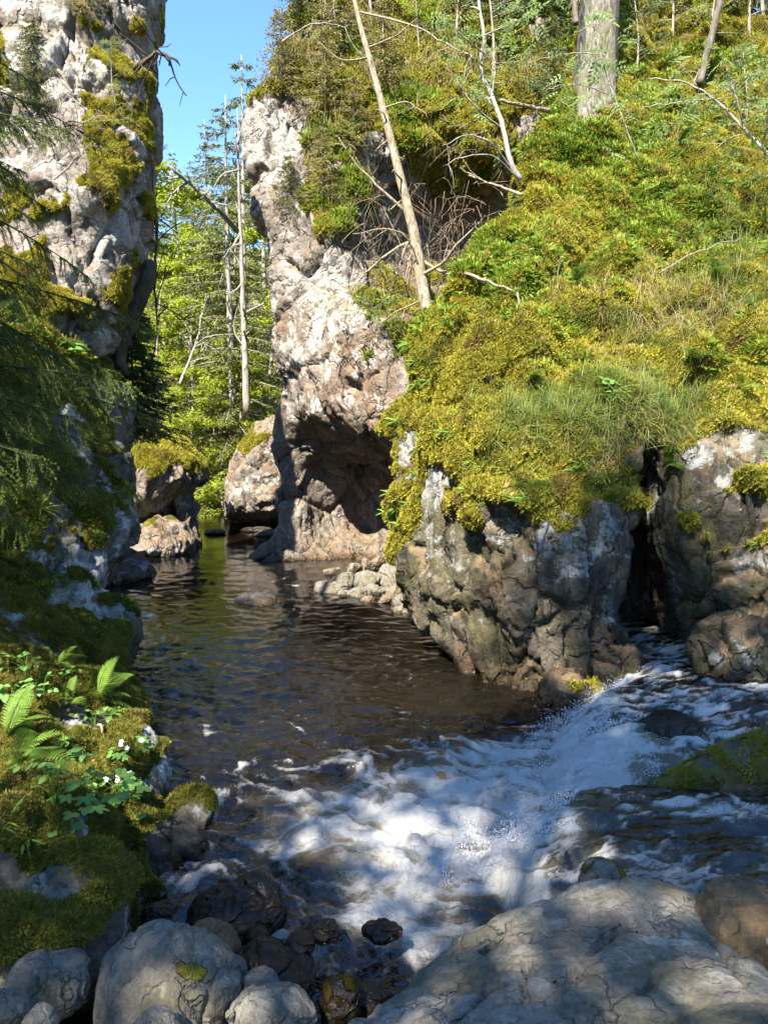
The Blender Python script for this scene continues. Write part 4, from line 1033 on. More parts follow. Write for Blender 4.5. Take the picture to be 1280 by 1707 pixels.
# ---------------------------------------------------------------- tree kinds (meshes shared by all copies)
def spruce_meshes(h, seed, mat, bark, base=0.12, rad=0.24, dens=1.0, droop=0.35, fine=1.0, tr=None):
    rg = np.random.default_rng(seed)
    tk = GB(); z = np.linspace(0, h, 14)
    P = np.stack([0.02 * h * .2 * np.sin(z / h * 5 + seed), 0.02 * h * .2 * np.cos(z / h * 4), z], 1)
    P -= P[0]
    r0 = tr or h * 0.011
    tk.tube(P, r0 * (1 - z / h) ** .8 + 0.008, 9)
    cr = GB(); zz = h * base
    while zz < h * 0.995:
        t = (zz / h - base) / (1 - base)
        for k in range(rg.integers(4, 7)):
            an = rg.uniform(0, 6.283); L = h * rad * (1 - t) ** .8 * rg.uniform(.65, 1.1) + .22
            d = np.array([math.cos(an), math.sin(an), 0])
            m = max(4, int(L / .16))
            s_ = np.linspace(0, 1, m)
            up = 0.25 * (t - .35)
            B = d[None] * (s_ * L)[:, None]; B[:, 2] = zz + L * (up * s_ - droop * s_ ** 2 + .16 * s_ ** 4)
            c0 = np.array([np.interp(zz, P[:, 2], P[:, 0]), np.interp(zz, P[:, 2], P[:, 1]), 0]); B += c0
            tk.tube(B[:: max(1, m // 5)], np.linspace(.010 + .004 * L, .003, len(B[:: max(1, m // 5)])), 3, cap=False)
            nt = int(m * 5 * dens)
            q = rg.uniform(.1, 1, nt); C = np.stack([np.interp(q, s_, B[:, a]) for a in range(3)], 1)
            side = np.where(rg.random(nt) < .5, -1, 1)
            pr = np.array([-d[1], d[0], 0])
            D = unit(d[None] * rg.uniform(.3, 1.0, nt)[:, None] + pr[None] * (side * rg.uniform(.35, 1.0, nt))[:, None] + np.array([0, 0, -1.0])[None] * rg.uniform(.1, .85, nt)[:, None])
            tl = (.12 + .16 * (1 - q)) * (.7 + .5 * L / 2) * rg.uniform(.6, 1.3, nt) / fine ** .3
            # each twig is several needle-covered slivers
            for rep in range(3):
                Dj = unit(D + rg.normal(0, .28, (nt, 3)))
                S = unit(np.cross(Dj, rg.normal(0, 1, (nt, 3))))
                cr.blades(C + D * (tl * .25 * rep)[:, None], Dj, S, tl * rg.uniform(.45, .8, nt), .032 * rg.uniform(.7, 1.5, nt) / fine ** .5, rg.uniform(0, 1, nt))
        zz += h * .023 * rg.uniform(.7, 1.3) / dens ** .4
    return tk.mesh("spruce_trunk", bark), cr.mesh("spruce_crown", mat)
def broad_meshes(h, seed, mat, bark, leaf=.09, n=9000, spread=.32, base=.25, lean=0.0, tr=None):
    rg = np.random.default_rng(seed)
    tk = GB(); z = np.linspace(0, h * .95, 12)
    P = np.stack([lean * z + .03 * h * np.sin(z / h * 4 + seed), .03 * h * np.sin(z / h * 3.1 + 2 * seed), z], 1); P -= P[0]
    tk.tube(P, (tr or h * .010) * (1 - z / h) ** .9 + .01, 8)
    C = []; Dd = []
    for k in range(int(26)):
        t = rg.uniform(base, .97); p0 = np.array([np.interp(t * h, z, P[:, a]) for a in range(3)])
        an = rg.uniform(0, 6.283); L = h * spread * (1 - .75 * t) * rg.uniform(.6, 1.2)
        d = unit(np.array([math.cos(an), math.sin(an), rg.uniform(-.05, .7)]))
        mid = p0 + d * L * .5 + np.array([0, 0, .05 * L]); e = p0 + d * L + np.array([0, 0, -.08 * L])
        B = curve([p0, mid, e], 6); tk.tube(B, np.linspace(.006 + .004 * L, .003, 6), 4, cap=False)
        for j in range(5):
            q = rg.uniform(.25, 1); b0 = np.array([np.interp(q, np.linspace(0, 1, 6), B[:, a]) for a in range(3)])
            d2 = unit(d + rg.normal(0, .7, 3)); e2 = b0 + d2 * L * rg.uniform(.2, .5)
            tk.tube([b0, (b0 + e2) / 2 + rg.normal(0, .03, 3), e2], [.006, .004, .002], 3, cap=False)
            C.append(b0); Dd.append(e2 - b0)
    C = np.array(C); Dd = np.array(Dd)
    i = rg.integers(0, len(C), n)
    clump = rg.normal(0, 1, (n, 3)) * np.array([.16, .16, .07]) * (h / 9)
    p = C[i] + Dd[i] * rg.uniform(.1, 1.1, n)[:, None] + clump
    D = unit(rg.normal(0, 1, (n, 3)) * np.array([1, 1, .45]) + np.array([0, 0, -.15])); S = unit(np.cross(D, np.array([0, 0, 1.0]) + rg.normal(0, .5, (n, 3))))
    cr = GB(); cr.blades(p, D, S, leaf * rg.uniform(.7, 1.35, n), leaf * rg.uniform(.45, .8, n), rg.uniform(0, 1, n))
    return tk.mesh("tree_trunk", bark), cr.mesh("tree_crown", mat)
def tree_thing(name, ms, loc, rz, sc, label, cat='tree', group=None):
    e = empty(name, loc, label, cat, group, rz); e.scale = (sc, sc, sc)
    obj("trunk", ms[0], e); obj("crown", ms[1], e)
    return e
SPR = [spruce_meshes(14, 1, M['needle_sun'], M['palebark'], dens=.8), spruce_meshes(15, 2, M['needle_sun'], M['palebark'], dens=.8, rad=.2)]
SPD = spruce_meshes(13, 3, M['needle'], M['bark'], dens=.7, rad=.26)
BR = [broad_meshes(10, 4, M['beech'], M['palebark'], .13, 11000), broad_meshes(8, 5, M['beech'], M['palebark'], .12, 9000, .4, .12), broad_meshes(11, 6, M['leaf'], M['bark'], .12, 11000, .3, .3), broad_meshes(11, 16, M['leaf'], M['bark'], .12, 4600, .32, .3)]
# far trees beyond the pool, one by one (photo column, distance, kind, scale, turn, label)
FAR = [(392,24,'s0',.95,0.3,"slim spruce with pale trunk behind the left side of the overhanging cliff"),
 (412,30,'s1',1.15,1.2,"tall spruce behind the top of the overhanging cliff"),
 (352,48,'s0',1.0,2.0,"spruce standing in the gap under the blue sky, right of centre of the gap"),
 (302,54,'s1',.8,.7,"low spruce in the middle of the gap between the cliffs"),
 (258,42,'s1',1.0,2.6,"spruce right behind the edge of the left cliff"),
 (232,30,'s0',.9,4.1,"spruce mostly hidden by the left cliff"),
 (330,56,'s0',.85,3.3,"farthest spruce seen in the gap"),
 (450,34,'s0',1.1,5.0,"spruce rising behind the overhanging cliff's shoulder"),
 (300,30,'b0',.78,.2,"bright green beech at the middle of the gap"),
 (350,27,'b1',.85,1.5,"bushy bright green tree over the far riffle"),
 (395,26,'b0',.72,2.2,"bright leafy tree beside the pale trunk"),
 (430,24,'b1',.7,3.0,"low leafy tree above the sloping rock bank"),
 (258,24,'b0',.7,4.0,"slender leafy tree over the mossy mound"),
 (325,36,'b1',1.1,5.0,"wide leafy tree farther up the valley"),
 (280,40,'b0',1.05,.9,"leafy tree far back on the left of the gap"),
 (380,36,'b0',1.15,1.9,"leafy tree far back on the right of the gap"),
 (420,40,'b2',1.1,2.9,"dull green tree behind the bright ones"),
 (310,22,'b1',.62,1.1,"low bright bush over the far riffle's left end"), (372,22.5,'b1',.55,2.7,"low bright bush right above the far riffle"), (275,27,'b1',.95,4.7,"wide bright tree between the mound and the gap's middle"), (440,29,'b0',1.1,.6,"tall bright tree touching the overhanging cliff's edge"), (340,31,'b0',1.2,3.9,"tall bright beech in the middle of the gap"),
 (245,29,'b1',.8,3.6,"leafy bush tree beside the left cliff foot")]
KI = {'s0': SPR[0], 's1': SPR[1], 'b0': BR[0], 'b1': BR[1], 'b2': BR[2], 'b3': BR[3]}
for (px_, d_, kd, sc_, rz_, lb) in FAR:
    w_ = W(px_, 800, d_)
    tree_thing("spruce_tree" if kd[0] == 's' else "leafy_tree", KI[kd], (w_[0], d_, gz(w_[0], d_) - .1), rz_, sc_, lb, group="trees in the valley beyond the pool")
# trees round and behind the camera: they throw the shade over the foreground
for (x_, y_, kd, sc_, rz_, lb) in [(-3.4,-4.6,'b3',1.30,.3,"leafy tree left behind the viewer shading the boulders"), (-6.0,-1.4,'b2',1.25,1.3,"leafy tree on the left bank behind the viewer"),
   (-7.8,.8,'s0',.95,2.0,"spruce on the left bank beside the viewer"), (-5.6,-6.4,'s1',1.1,.8,"spruce farther behind the viewer on the left"), (-4.0,-7.8,'b2',1.85,4.4,"tall leafy tree straight behind the viewer"), (-.2,-6.4,'b3',1.7,1.4,"tall thin crowned tree behind the viewer")]:
    tree_thing("spruce_tree" if kd[0] == 's' else "leafy_tree", KI[kd], (x_, y_, gz(x_, y_) - .1), rz_, sc_, lb, group="trees around the viewer")
# small spruces and leafy saplings on top of the cliffs
YS = spruce_meshes(3.2, 8, M['dry'], M['twig'], dens=.55, rad=.34, base=.05, droop=.2, fine=1.6)
YG = spruce_meshes(3.2, 9, M['needle_sun'], M['bark'], dens=.55, rad=.34, base=.05, droop=.2, fine=1.6)
SB = [broad_meshes(2.6, 10, M['rowan'], M['twig'], .055, 1300, .5, .15), broad_meshes(2.4, 12, M['beech'], M['twig'], .05, 1200, .5, .15)]
def drop(key, px_, py_):
    """point of a rock body seen at that place of the photo"""
    V, N, Q, mo = BODY[key]
    a, b = PXY(V)
    e = (a - px_) ** 2 + (b - py_) ** 2 + 40 * (V[:, 1]) + 1e4 * (N[:, 1] > .3)
    i = np.argmin(e)
    return V[i], N[i]
for i, (key, px_, py_, kd, sc_, lb) in enumerate([
   ('B',470,165,'d',.5,"dry brown little spruce on the left edge of the overhanging cliff's top"), ('B',540,190,'d',.5,"dry little spruce above the pale rock face"), ('B',590,240,'d',.4,"dry spruce sapling over the shaded gully"),
   ('B',640,150,'d',.55,"brownish spruce behind the leaning dead tree"), ('B',560,80,'d',.6,"dry spruce high on the overhanging cliff"), ('B',500,40,'g',.5,"green little spruce at the cliff's upper left"),
   ('B',700,100,'m',.6,"small bright sapling at the top middle of the photo"), ('B',760,60,'l',1.0,"light green sapling at the top middle"), ('B',820,130,'l',.9,"sapling over the dark hollow beside the big trunk"),
   ('B',480,350,'g',.32,"tiny green spruce on the ledge of the overhanging cliff"), ('B',540,330,'d',.4,"tiny dry spruce in the middle of the cliff ledge"), ('B',620,40,'m',1.0,"bright sapling at the top of the overhanging cliff"),
   ('A',1060,120,'l',.6,"rowan sapling right of the big trunk"), ('A',1180,90,'m',.7,"bright sapling at the top right corner"), ('A',1250,60,'l',.75,"leafy sapling at the upper right edge"), ('A',1120,60,'m',.7,"bright sapling behind the big trunk on its right"),
   ('A',1275,20,'m',1.0,"bushy bright sapling in the top right corner"), ('A',1240,200,'l',.45,"low rowan sapling at the right edge of the slope"), ('A',910,150,'g',.4,"small dark spruce left of the big trunk"),
   ('C',190,160,'l',.30,"small leafy bush on the left cliff's upper ledge"), ('C',190,210,'m',.28,"small leafy bush lower on the left cliff"), ('C',140,20,'d',.3,"dry twiggy bush at the top of the left cliff"), ('C',60,170,'g',.35,"small spruce growing from the left cliff")]):
    p_, n_ = drop(key, px_, py_)
    ms = {'d': YS, 'g': YG, 'l': SB[0], 'm': SB[1]}[kd]
    tree_thing("young_spruce" if kd in 'dg' else "sapling", ms, tuple(p_ - np.array([0, 0, .08])), i * 1.3, sc_, lb, group="young trees on the cliffs")
# dark forest behind the top of the slope
for i, (x_, y_, sc_, lb) in enumerate([(2.9,17.8,.8,"shaded spruce in the dark hollow left of the big trunk"), (4.4,18.2,1.1,"shaded spruce behind the big trunk"), (6.2,17.4,.95,"shaded spruce at the top right"), (1.0,23.5,.8,"spruce behind the overhanging cliff's top"), (-1.2,24,.8,"spruce behind the cliff's left shoulder"), (3.4,22,1.1,"spruce far up behind the slope"), (8.2,18.5,1.0,"shaded spruce in the far top right corner")]):
    zz_ = {0: 8.4, 1: 10.6, 2: 11.2, 3: 9.5, 4: 8.5, 5: 11.5, 6: 11.5}[i]
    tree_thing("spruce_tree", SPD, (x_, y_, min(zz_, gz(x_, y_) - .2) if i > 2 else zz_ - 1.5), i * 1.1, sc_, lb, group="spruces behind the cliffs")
# dark bushy spruce at the foot of the left cliff
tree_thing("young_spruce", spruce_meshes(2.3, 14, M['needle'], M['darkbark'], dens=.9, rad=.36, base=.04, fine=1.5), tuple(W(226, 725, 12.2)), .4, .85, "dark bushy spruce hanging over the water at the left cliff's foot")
# ---------------------------------------------------------------- ground cover nobody could count
def gn_scatter(name, P, E, S, src, label):
    me = bpy.data.meshes.new(name)
    me.vertices.add(len(P)); me.vertices.foreach_set("co", np.asarray(P, np.float32).ravel())
    a = me.attributes.new("rot", 'FLOAT_VECTOR', 'POINT'); a.data.foreach_set("vector", np.asarray(E, np.float32).ravel())
    a = me.attributes.new("scl", 'FLOAT', 'POINT'); a.data.foreach_set("value", np.asarray(S, np.float32))
    o = obj(name, me, label=label, kind='stuff')
    ng = bpy.data.node_groups.new(name, 'GeometryNodeTree')
    ng.interface.new_socket("Geometry", in_out='INPUT', socket_type='NodeSocketGeometry')
    ng.interface.new_socket("Geometry", in_out='OUTPUT', socket_type='NodeSocketGeometry')
    n = ng.nodes.new
    gi, go, ip, oi = n('NodeGroupInput'), n('NodeGroupOutput'), n('GeometryNodeInstanceOnPoints'), n('GeometryNodeObjectInfo')
    oi.inputs[0].default_value = src
    na = n('GeometryNodeInputNamedAttribute'); na.data_type = 'FLOAT_VECTOR'; na.inputs[0].default_value = "rot"
    nb = n('GeometryNodeInputNamedAttribute'); nb.data_type = 'FLOAT'; nb.inputs[0].default_value = "scl"
    er = n('FunctionNodeEulerToRotation')
    L = ng.links.new
    L(gi.outputs[0], ip.inputs['Points']); L(oi.outputs['Geometry'], ip.inputs['Instance'])
    L(na.outputs[0], er.inputs[0]); L(er.outputs[0], ip.inputs['Rotation']); L(nb.outputs[0], ip.inputs['Scale'])
    L(ip.outputs[0], go.inputs[0])
    md = o.modifiers.new("scatter", 'NODES'); md.node_group = ng
    return o
def sample(key, n, wfn, seed=0, face=True):
    """random points on a rock body, weighted"""
    V, N, Q, mo = BODY[key]
    rg = np.random.default_rng(seed)
    C = V[Q].mean(1); fn = np.cross(V[Q[:, 2]] - V[Q[:, 0]], V[Q[:, 3]] - V[Q[:, 1]]); ar = np.linalg.norm(fn, axis=1) / 2
    nn = fn / np.maximum(ar * 2, 1e-9)[:, None]
    px_, py_ = PXY(C)
    w = ar * np.maximum(wfn(C, nn, mo[Q].mean(1), px_, py_), 0)
    w *= (px_ > -160) & (px_ < 1440) & (py_ > -160) & (py_ < 1860)
    if face:
        vd = unit(np.array([0, 0, CAMH]) - C)
        w *= (vd * nn).sum(1) > -.25
    w /= w.sum()
    f = rg.choice(len(Q), n, p=w)
    u, v = rg.random(n)[:, None], rg.random(n)[:, None]
    q = V[Q[f]]
    P = (q[:, 0] * (1 - u) + q[:, 1] * u) * (1 - v) + (q[:, 3] * (1 - u) + q[:, 2] * u) * v
    return P, nn[f], rg, mo[Q].mean(1)[f]
def euler_to(N):
    N = unit(N)
    return np.stack([np.zeros(len(N)), np.arccos(np.clip(N[:, 2], -1, 1)), np.arctan2(N[:, 1], N[:, 0])], 1)
def tuft(nb, L, Wd, spread, mat, name, seed, bend=0.0, base=.01):
    rg = np.random.default_rng(seed); g = GB()
    an = rg.uniform(0, 6.283, nb); th = spread * np.sqrt(rg.random(nb))
    D = np.stack([np.cos(an) * np.sin(th), np.sin(an) * np.sin(th), np.cos(th)], 1)
    S = unit(np.cross(D, rg.normal(0, 1, (nb, 3))))
    C = np.stack([np.cos(an), np.sin(an), np.zeros(nb)], 1) * (base * rg.random(nb))[:, None]
    if not bend:
        g.blades(C, D, S, L * rg.uniform(.5, 1.2, nb), Wd, rg.uniform(0, 1, nb))
    else:
        for k in range(nb):
            l = L * rg.uniform(.5, 1.2); t = np.linspace(0, 1, 5)[:, None]
            o = np.array([math.cos(an[k]), math.sin(an[k]), 0])
            P = C[k] + D[k] * l * t + o * bend * l * t ** 2 - np.array([0, 0, 1.0]) * bend * l * .8 * t ** 2.2
            w = Wd * np.array([1, .95, .8, .55, .05])[:, None]
            A, B = P - S[k] * w * .5, P + S[k] * w * .5
            V = np.concatenate([A, B]); e = np.arange(4)
            g.add(V, np.concatenate([np.stack([e, e + 1, e + 5], 1), np.stack([e + 1, e + 6, e + 5], 1)]), rg.random())
    return bpy.data.objects.new(name, g.mesh(name, mat))
T_MOSS = tuft(26, .036, .011, 1.25, M['mossblade'], "moss_tuft", 1, base=.03)
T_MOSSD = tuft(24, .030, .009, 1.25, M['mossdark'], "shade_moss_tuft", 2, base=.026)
T_GRASS = tuft(16, .26, .006, .55, M['grass'], "grass_tuft", 3, .55, .02)
T_STRAW = tuft(12, .26, .005, .7, M['straw'], "straw_tuft", 4, .8, .02)
T_BIL = tuft(18, .07, .022, 1.2, M['bilberry'], "bilberry_sprig", 5, base=.06)
def cover(key, n, wfn, src, name, label, seed, s0, s1, upmix=0.3):
    P, N, rg, ms_ = sample(key, n, wfn, seed)
    N = N + np.array([0, 0, upmix]) + rg.normal(0, .25, N.shape)
    gn_scatter(name, P, euler_to(N), rg.uniform(s0, s1, n) * (.45 + .55 * sstep(.35, .95, ms_)), src, label)
def clumpy(C, sc, seed, lo, hi):
    return sstep(lo, hi, fbm(C * sc, 3, seed=seed))
mossw = lambda C, N, m, px_, py_: sstep(.25, .6, m) * (.35 + clumpy(C, 2.0, 7, -.3, .3))
cover('A', 85000, mossw, T_MOSS, "slope_moss", "fluffy yellow green moss over the right slope and cliff top", 1, .55, 1.35)
cover('B', 26000, mossw, T_MOSS, "cliff_moss", "yellow green moss on the ledges of the overhanging cliff", 2, .9, 2.0)
cover('C', 15000, mossw, T_MOSS, "ledge_moss", "moss on the ledges of the left cliff", 3, .6, 1.15)
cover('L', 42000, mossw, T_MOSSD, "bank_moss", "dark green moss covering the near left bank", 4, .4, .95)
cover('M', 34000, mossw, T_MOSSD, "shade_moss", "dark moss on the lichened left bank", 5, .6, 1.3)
cover('bank_rock81', 5000, mossw, T_MOSS, "mound_moss", "yellow green moss on the mound of the far left bank", 21, .9, 1.9)
cover('bank_rock85', 1500, mossw, T_MOSS, "far_rock_moss", "moss on the sloping rock left of the overhanging cliff", 22, .9, 1.9)
slope = lambda C, N, m, px_, py_: (m > .5) * clumpy(C, .9, 17, .0, .35) * (py_ < 620)
cover('A', 3600, lambda C, N, m, a, b: (m > .5) * (np.exp(-((a - 830) / 70) ** 2 - ((b - 440) / 60) ** 2) * 3 + np.exp(-((a - 960) / 60) ** 2 - ((b - 240) / 50) ** 2) * 3 + np.exp(-((a - 1100) / 90) ** 2 - ((b - 380) / 60) ** 2) * 1.5 + slope(C, N, m, a, b) * .8), T_BIL, "bilberry_cover", "bright green bilberry leaves spread over the slope", 6, .6, 1.5, .6)
cover('B', 2400, lambda C, N, m, a, b: (m > .5) * clumpy(C, .7, 19, .0, .4), T_BIL, "cliff_leaf_cover", "small green leaves on the overhanging cliff's top", 7, 1.0, 2.0, .6)
cover('A', 900, lambda C, N, m, a, b: (m > .4) * (np.exp(-((a - 1020) / 110) ** 2 - ((b - 690) / 45) ** 2) * 4 + np.exp(-((a - 1230) / 90) ** 2 - ((b - 420) / 90) ** 2) + np.exp(-((a - 860) / 60) ** 2 - ((b - 720) / 50) ** 2) * 1.2 + np.exp(-((a - 1150) / 40) ** 2 - ((b - 720) / 60) ** 2) * 1.5), T_GRASS, "slope_grass", "thin green grass tufts along the cliff's lip", 8, .5, 1.15, .5)
cover('A', 420, lambda C, N, m, a, b: (m > .4) * (np.exp(-((a - 1060) / 90) ** 2 - ((b - 730) / 40) ** 2) * 3 + np.exp(-((a - 1100) / 120) ** 2 - ((b - 520) / 60) ** 2) * 1.2), T_STRAW, "dry_grass", "straw coloured dry grass hanging over the cliff's lip", 9, .6, 1.2, .3)
cover('B', 500, lambda C, N, m, a, b: (m > .4) * clumpy(C, .8, 23, -.1, .3), T_STRAW, "cliff_dry_grass", "dry grass on the overhanging cliff's ledges", 10, 1.0, 2.2, .3)
cover('M', 200, lambda C, N, m, a, b: (m > .4) * (np.exp(-((a - 60) / 70) ** 2 - ((b - 740) / 60) ** 2) * 3 + .08), T_GRASS, "bank_grass", "dark green grass on the left bank", 11, .6, 1.2, .5)
cover('M', 900, lambda C, N, m, a, b: (m > .4) * clumpy(C, 1.6, 29, .0, .3), T_BIL, "bank_leaf_cover", "small shade leaves on the left bank", 12, .5, 1.0, .6)
cover('L', 420, lambda C, N, m, a, b: (m > .4) * clumpy(C, 2.5, 31, .05, .3), T_BIL, "near_leaf_cover", "tiny leaves dotted over the near bank's moss", 13, .25, .5, .6)

M['litter'] = leaf_mat("fallen_leaf", (0.12, 0.065, 0.025), (0.34, 0.22, 0.10), .25, .7)
T_LEAF = tuft(2, .05, .026, 1.5, M['litter'], "fallen_leaf", 6, base=.03)
cover('A', 3000, lambda C, N, m, a, b: (.25 + (m < .5)) * (N[:, 2] > .35) * (.3 + clumpy(C, 1.1, 41, .0, .3)), T_LEAF, "leaf_litter", "brown fallen leaves scattered over the slope", 14, .7, 1.5, .3)
cover('B', 1500, lambda C, N, m, a, b: (.25 + (m < .5)) * (N[:, 2] > .35), T_LEAF, "cliff_leaf_litter", "brown fallen leaves on the overhanging cliff's ledges", 15, 1.0, 2.0, .3)
cover('L', 260, lambda C, N, m, a, b: (N[:, 2] > .3) * 1.0, T_LEAF, "bank_leaf_litter", "brown fallen leaves on the near bank", 16, .35, .7, .3)
cover('G', 26, lambda C, N, m, a, b: (N[:, 2] > .6) * 1.0, T_LEAF, "boulder_leaf_litter", "leaf crumbs on the huge boulder", 17, .15, .3, .3)
T_SPRIG = tuft(9, .12, .016, 1.0, M['fern'], "green_sprig", 7, .5, .03)
cover('A', 700, lambda C, N, m, a, b: (m > .4) * clumpy(C, .8, 43, -.1, .3), T_SPRIG, "slope_sprigs", "small green sprigs among the slope's moss", 18, .6, 1.5, .6)
# ---------------------------------------------------------------- near spruce whose boughs hang in from the left
def bough_mesh(L, seed, mat, droop):
    """one drooping bough with twigs and single needles"""
    rg = np.random.default_rng(seed); g = GB()
    s_ = np.linspace(0, 1, 10)
    B = np.stack([s_ * L, .06 * L * np.sin(s_ * 4 + seed), L * (.10 * s_ - droop * s_ ** 1.8)], 1)
    g.tube(B, np.linspace(.014, .003, 10), 5, 0.0)
    nt = int(46 * L)
    for k in range(nt):
        q = rg.uniform(.12, 1); b0 = np.array([np.interp(q, s_, B[:, a]) for a in range(3)])
        sd = -1 if k % 2 else 1
        tl = (.10 + .34 * (1 - q) ** .7 * rg.uniform(.5, 1)) * min(L, 1.4) / 1.2
        d = unit(np.array([rg.uniform(.35, 1), sd * rg.uniform(.2, .9), -rg.uniform(.2, 1.1)]))
        T = curve([b0, b0 + d * tl * .5, b0 + d * tl + np.array([0, 0, -.35 * tl])], 6)
        g.tube(T[::2], [.0035, .0028, .002], 3, 0.1, cap=False)
        nn = int(tl * 420)
        qq = rg.uniform(.05, 1, nn); C = np.stack([np.interp(qq, np.linspace(0, 1, 6), T[:, a]) for a in range(3)], 1)
        ax = unit(T[-1] - T[0])
        o = unit(rg.normal(0, 1, (nn, 3))); D = unit(o - ax * (o @ ax)[:, None] * .6 + ax * .7)
        g.blades(C, D, unit(np.cross(D, rg.normal(0, 1, (nn, 3)))), .019 * rg.uniform(.7, 1.3, nn), .0042, np.clip(rg.normal(.35 + .5 * qq, .2, nn), 0, 1))
    return g.mesh("bough", mat)
M['needle_near'] = leaf_mat("near_spruce_needles", (0.035, 0.055, 0.012), (0.15, 0.19, 0.035), 0.35, 0.55, 2.0)
BG = [bough_mesh(1.9, 3, M['needle_near'], .32), bough_mesh(1.6, 5, M['needle_near'], .45), bough_mesh(2.2, 8, M['needle_near'], .25)]
sp = empty("spruce_tree", (-3.8, 5.0, .8), "near dark spruce hanging its boughs in from the left edge", "tree")
g = GB(); zt = np.linspace(0, 9.5, 10); g.tube(np.stack([.04 * np.sin(zt), .03 * zt ** .5, zt], 1), .16 * (1 - zt / 10) + .01, 10)
obj("trunk", g.mesh("trunk", M['bark']), sp)
rg = np.random.default_rng(12)
for k in range(84):
    zb = rg.uniform(1.4, 6.6); an = rg.normal(.05, .6); o = obj("bough", BG[k % 3], sp)
    o.location = (0.03, .05, zb); o.rotation_euler = (rg.normal(0, .25), rg.normal(0, .12), an); s_ = rg.uniform(.75, 1.1) * (1.12 - .07 * zb); o.scale = (s_, s_, s_)
sp2 = empty("spruce_tree", (-4.9, 7.2, 1.9), "second dark spruce behind the near one at the left edge", "tree")
zt = np.linspace(0, 3.6, 10); g = GB(); g.tube(np.stack([.04 * np.sin(zt), .03 * zt ** .5, zt], 1), .09 * (1 - zt / 4) + .01, 10)
obj("trunk", g.mesh("trunk", M['bark']), sp2)
for k in range(30):
    zb = rg.uniform(.2, 3.3); an = rg.normal(-.35, .5); o = obj("bough", BG[k % 3], sp2)
    o.location = (0.03, .05, zb); o.rotation_euler = (rg.normal(0, .25), rg.normal(0, .12), an); s_ = rg.uniform(.6, .9) * (1.1 - .07 * zb); o.scale = (s_, s_, s_)

# ---------------------------------------------------------------- single trees, dead wood and branches
def path(rows): return cwd(rows)
def limb(name, rows, r0, r1, mat, parent=None, label=None, cat=None, n=18, k=7, wob=.0, seed=0, tw=0, twl=.3, group=None):
    """a bare branch along photo points, with side twigs grown from it"""
    rg = np.random.default_rng(seed + 5)
    P = curve(path(rows), n); P += rg.normal(0, wob, P.shape) * np.linspace(0, 1, n)[:, None]
    o = P[0].copy(); g = GB(); g.tube(P - o, np.linspace(r0, r1, n), k)
    for j in range(tw):
        q = rg.uniform(.2, .98); b0 = np.array([np.interp(q, np.linspace(0, 1, n), P[:, a]) for a in range(3)]) - o
        ax = unit(P[-1] - P[0]); d = unit(rg.normal(0, 1, 3) + ax * .5); l = twl * rg.uniform(.4, 1.2)
        T = curve([b0, b0 + d * l * .5 + rg.normal(0, .06 * l, 3), b0 + d * l + rg.normal(0, .15 * l, 3) - np.array([0, 0, .15 * l])], 6)
        g.tube(T, np.linspace(max(r1, r0 * .3), r1 * .5, 6), 4)
        if twl > .2:
            for m in range(2):
                d2 = unit(d + rg.normal(0, .7, 3)); i = rg.integers(1, 5)
                g.tube([T[i], T[i] + d2 * l * .25 + rg.normal(0, .02, 3), T[i] + d2 * l * .45], [r1 * .6, r1 * .5, r1 * .3], 3)
    me = g.mesh(name, mat)
    if parent is not None:
        ob = obj(name, me, parent); ob.location = Vector(o) - parent.location
        return ob
    return obj(name, me, None, label, cat, group, None, tuple(o))
b0 = W(735, 540, 11.3)
dt = empty("dead_tree", tuple(b0), "leaning dead tree with bare broken branch stubs rooted on the cliff edge", "tree")
P = curve(path([(760,560,11.2),(735,540,11.3),(712,515,11.4),(703,470,11.5),(690,390,11.6),(668,300,11.75),(648,220,11.9),(625,130,12.1),(600,40,12.3),(585,-30,12.5)]), 40)
g = GB(); g.tube(P - b0, np.concatenate([np.linspace(.11, .10, 8), np.linspace(.10, .028, 32)]), 10)
rg = np.random.default_rng(77)
for k in range(46):
    q = rg.uniform(8, 38); p_ = np.array([np.interp(q, np.arange(40), P[:, a]) for a in range(3)]) - b0; d_ = unit(rg.normal(0, 1, 3) * np.array([1, .7, .5]) + np.array([0, -.25, -.1])); l_ = rg.uniform(.07, .30) * (1.1 - q / 50)
    g.tube(curve([p_, p_ + d_ * l_ * .6, p_ + d_ * l_ + np.array([0, 0, -.3 * l_])], 5), np.linspace(.014, .004, 5) * rg.uniform(.5, 1.1), 4)
V_ = g.v[0]; V_ += unit(rg.normal(0, 1, V_.shape)) * .004
obj("trunk", g.mesh("trunk", M['deadwood']), dt)
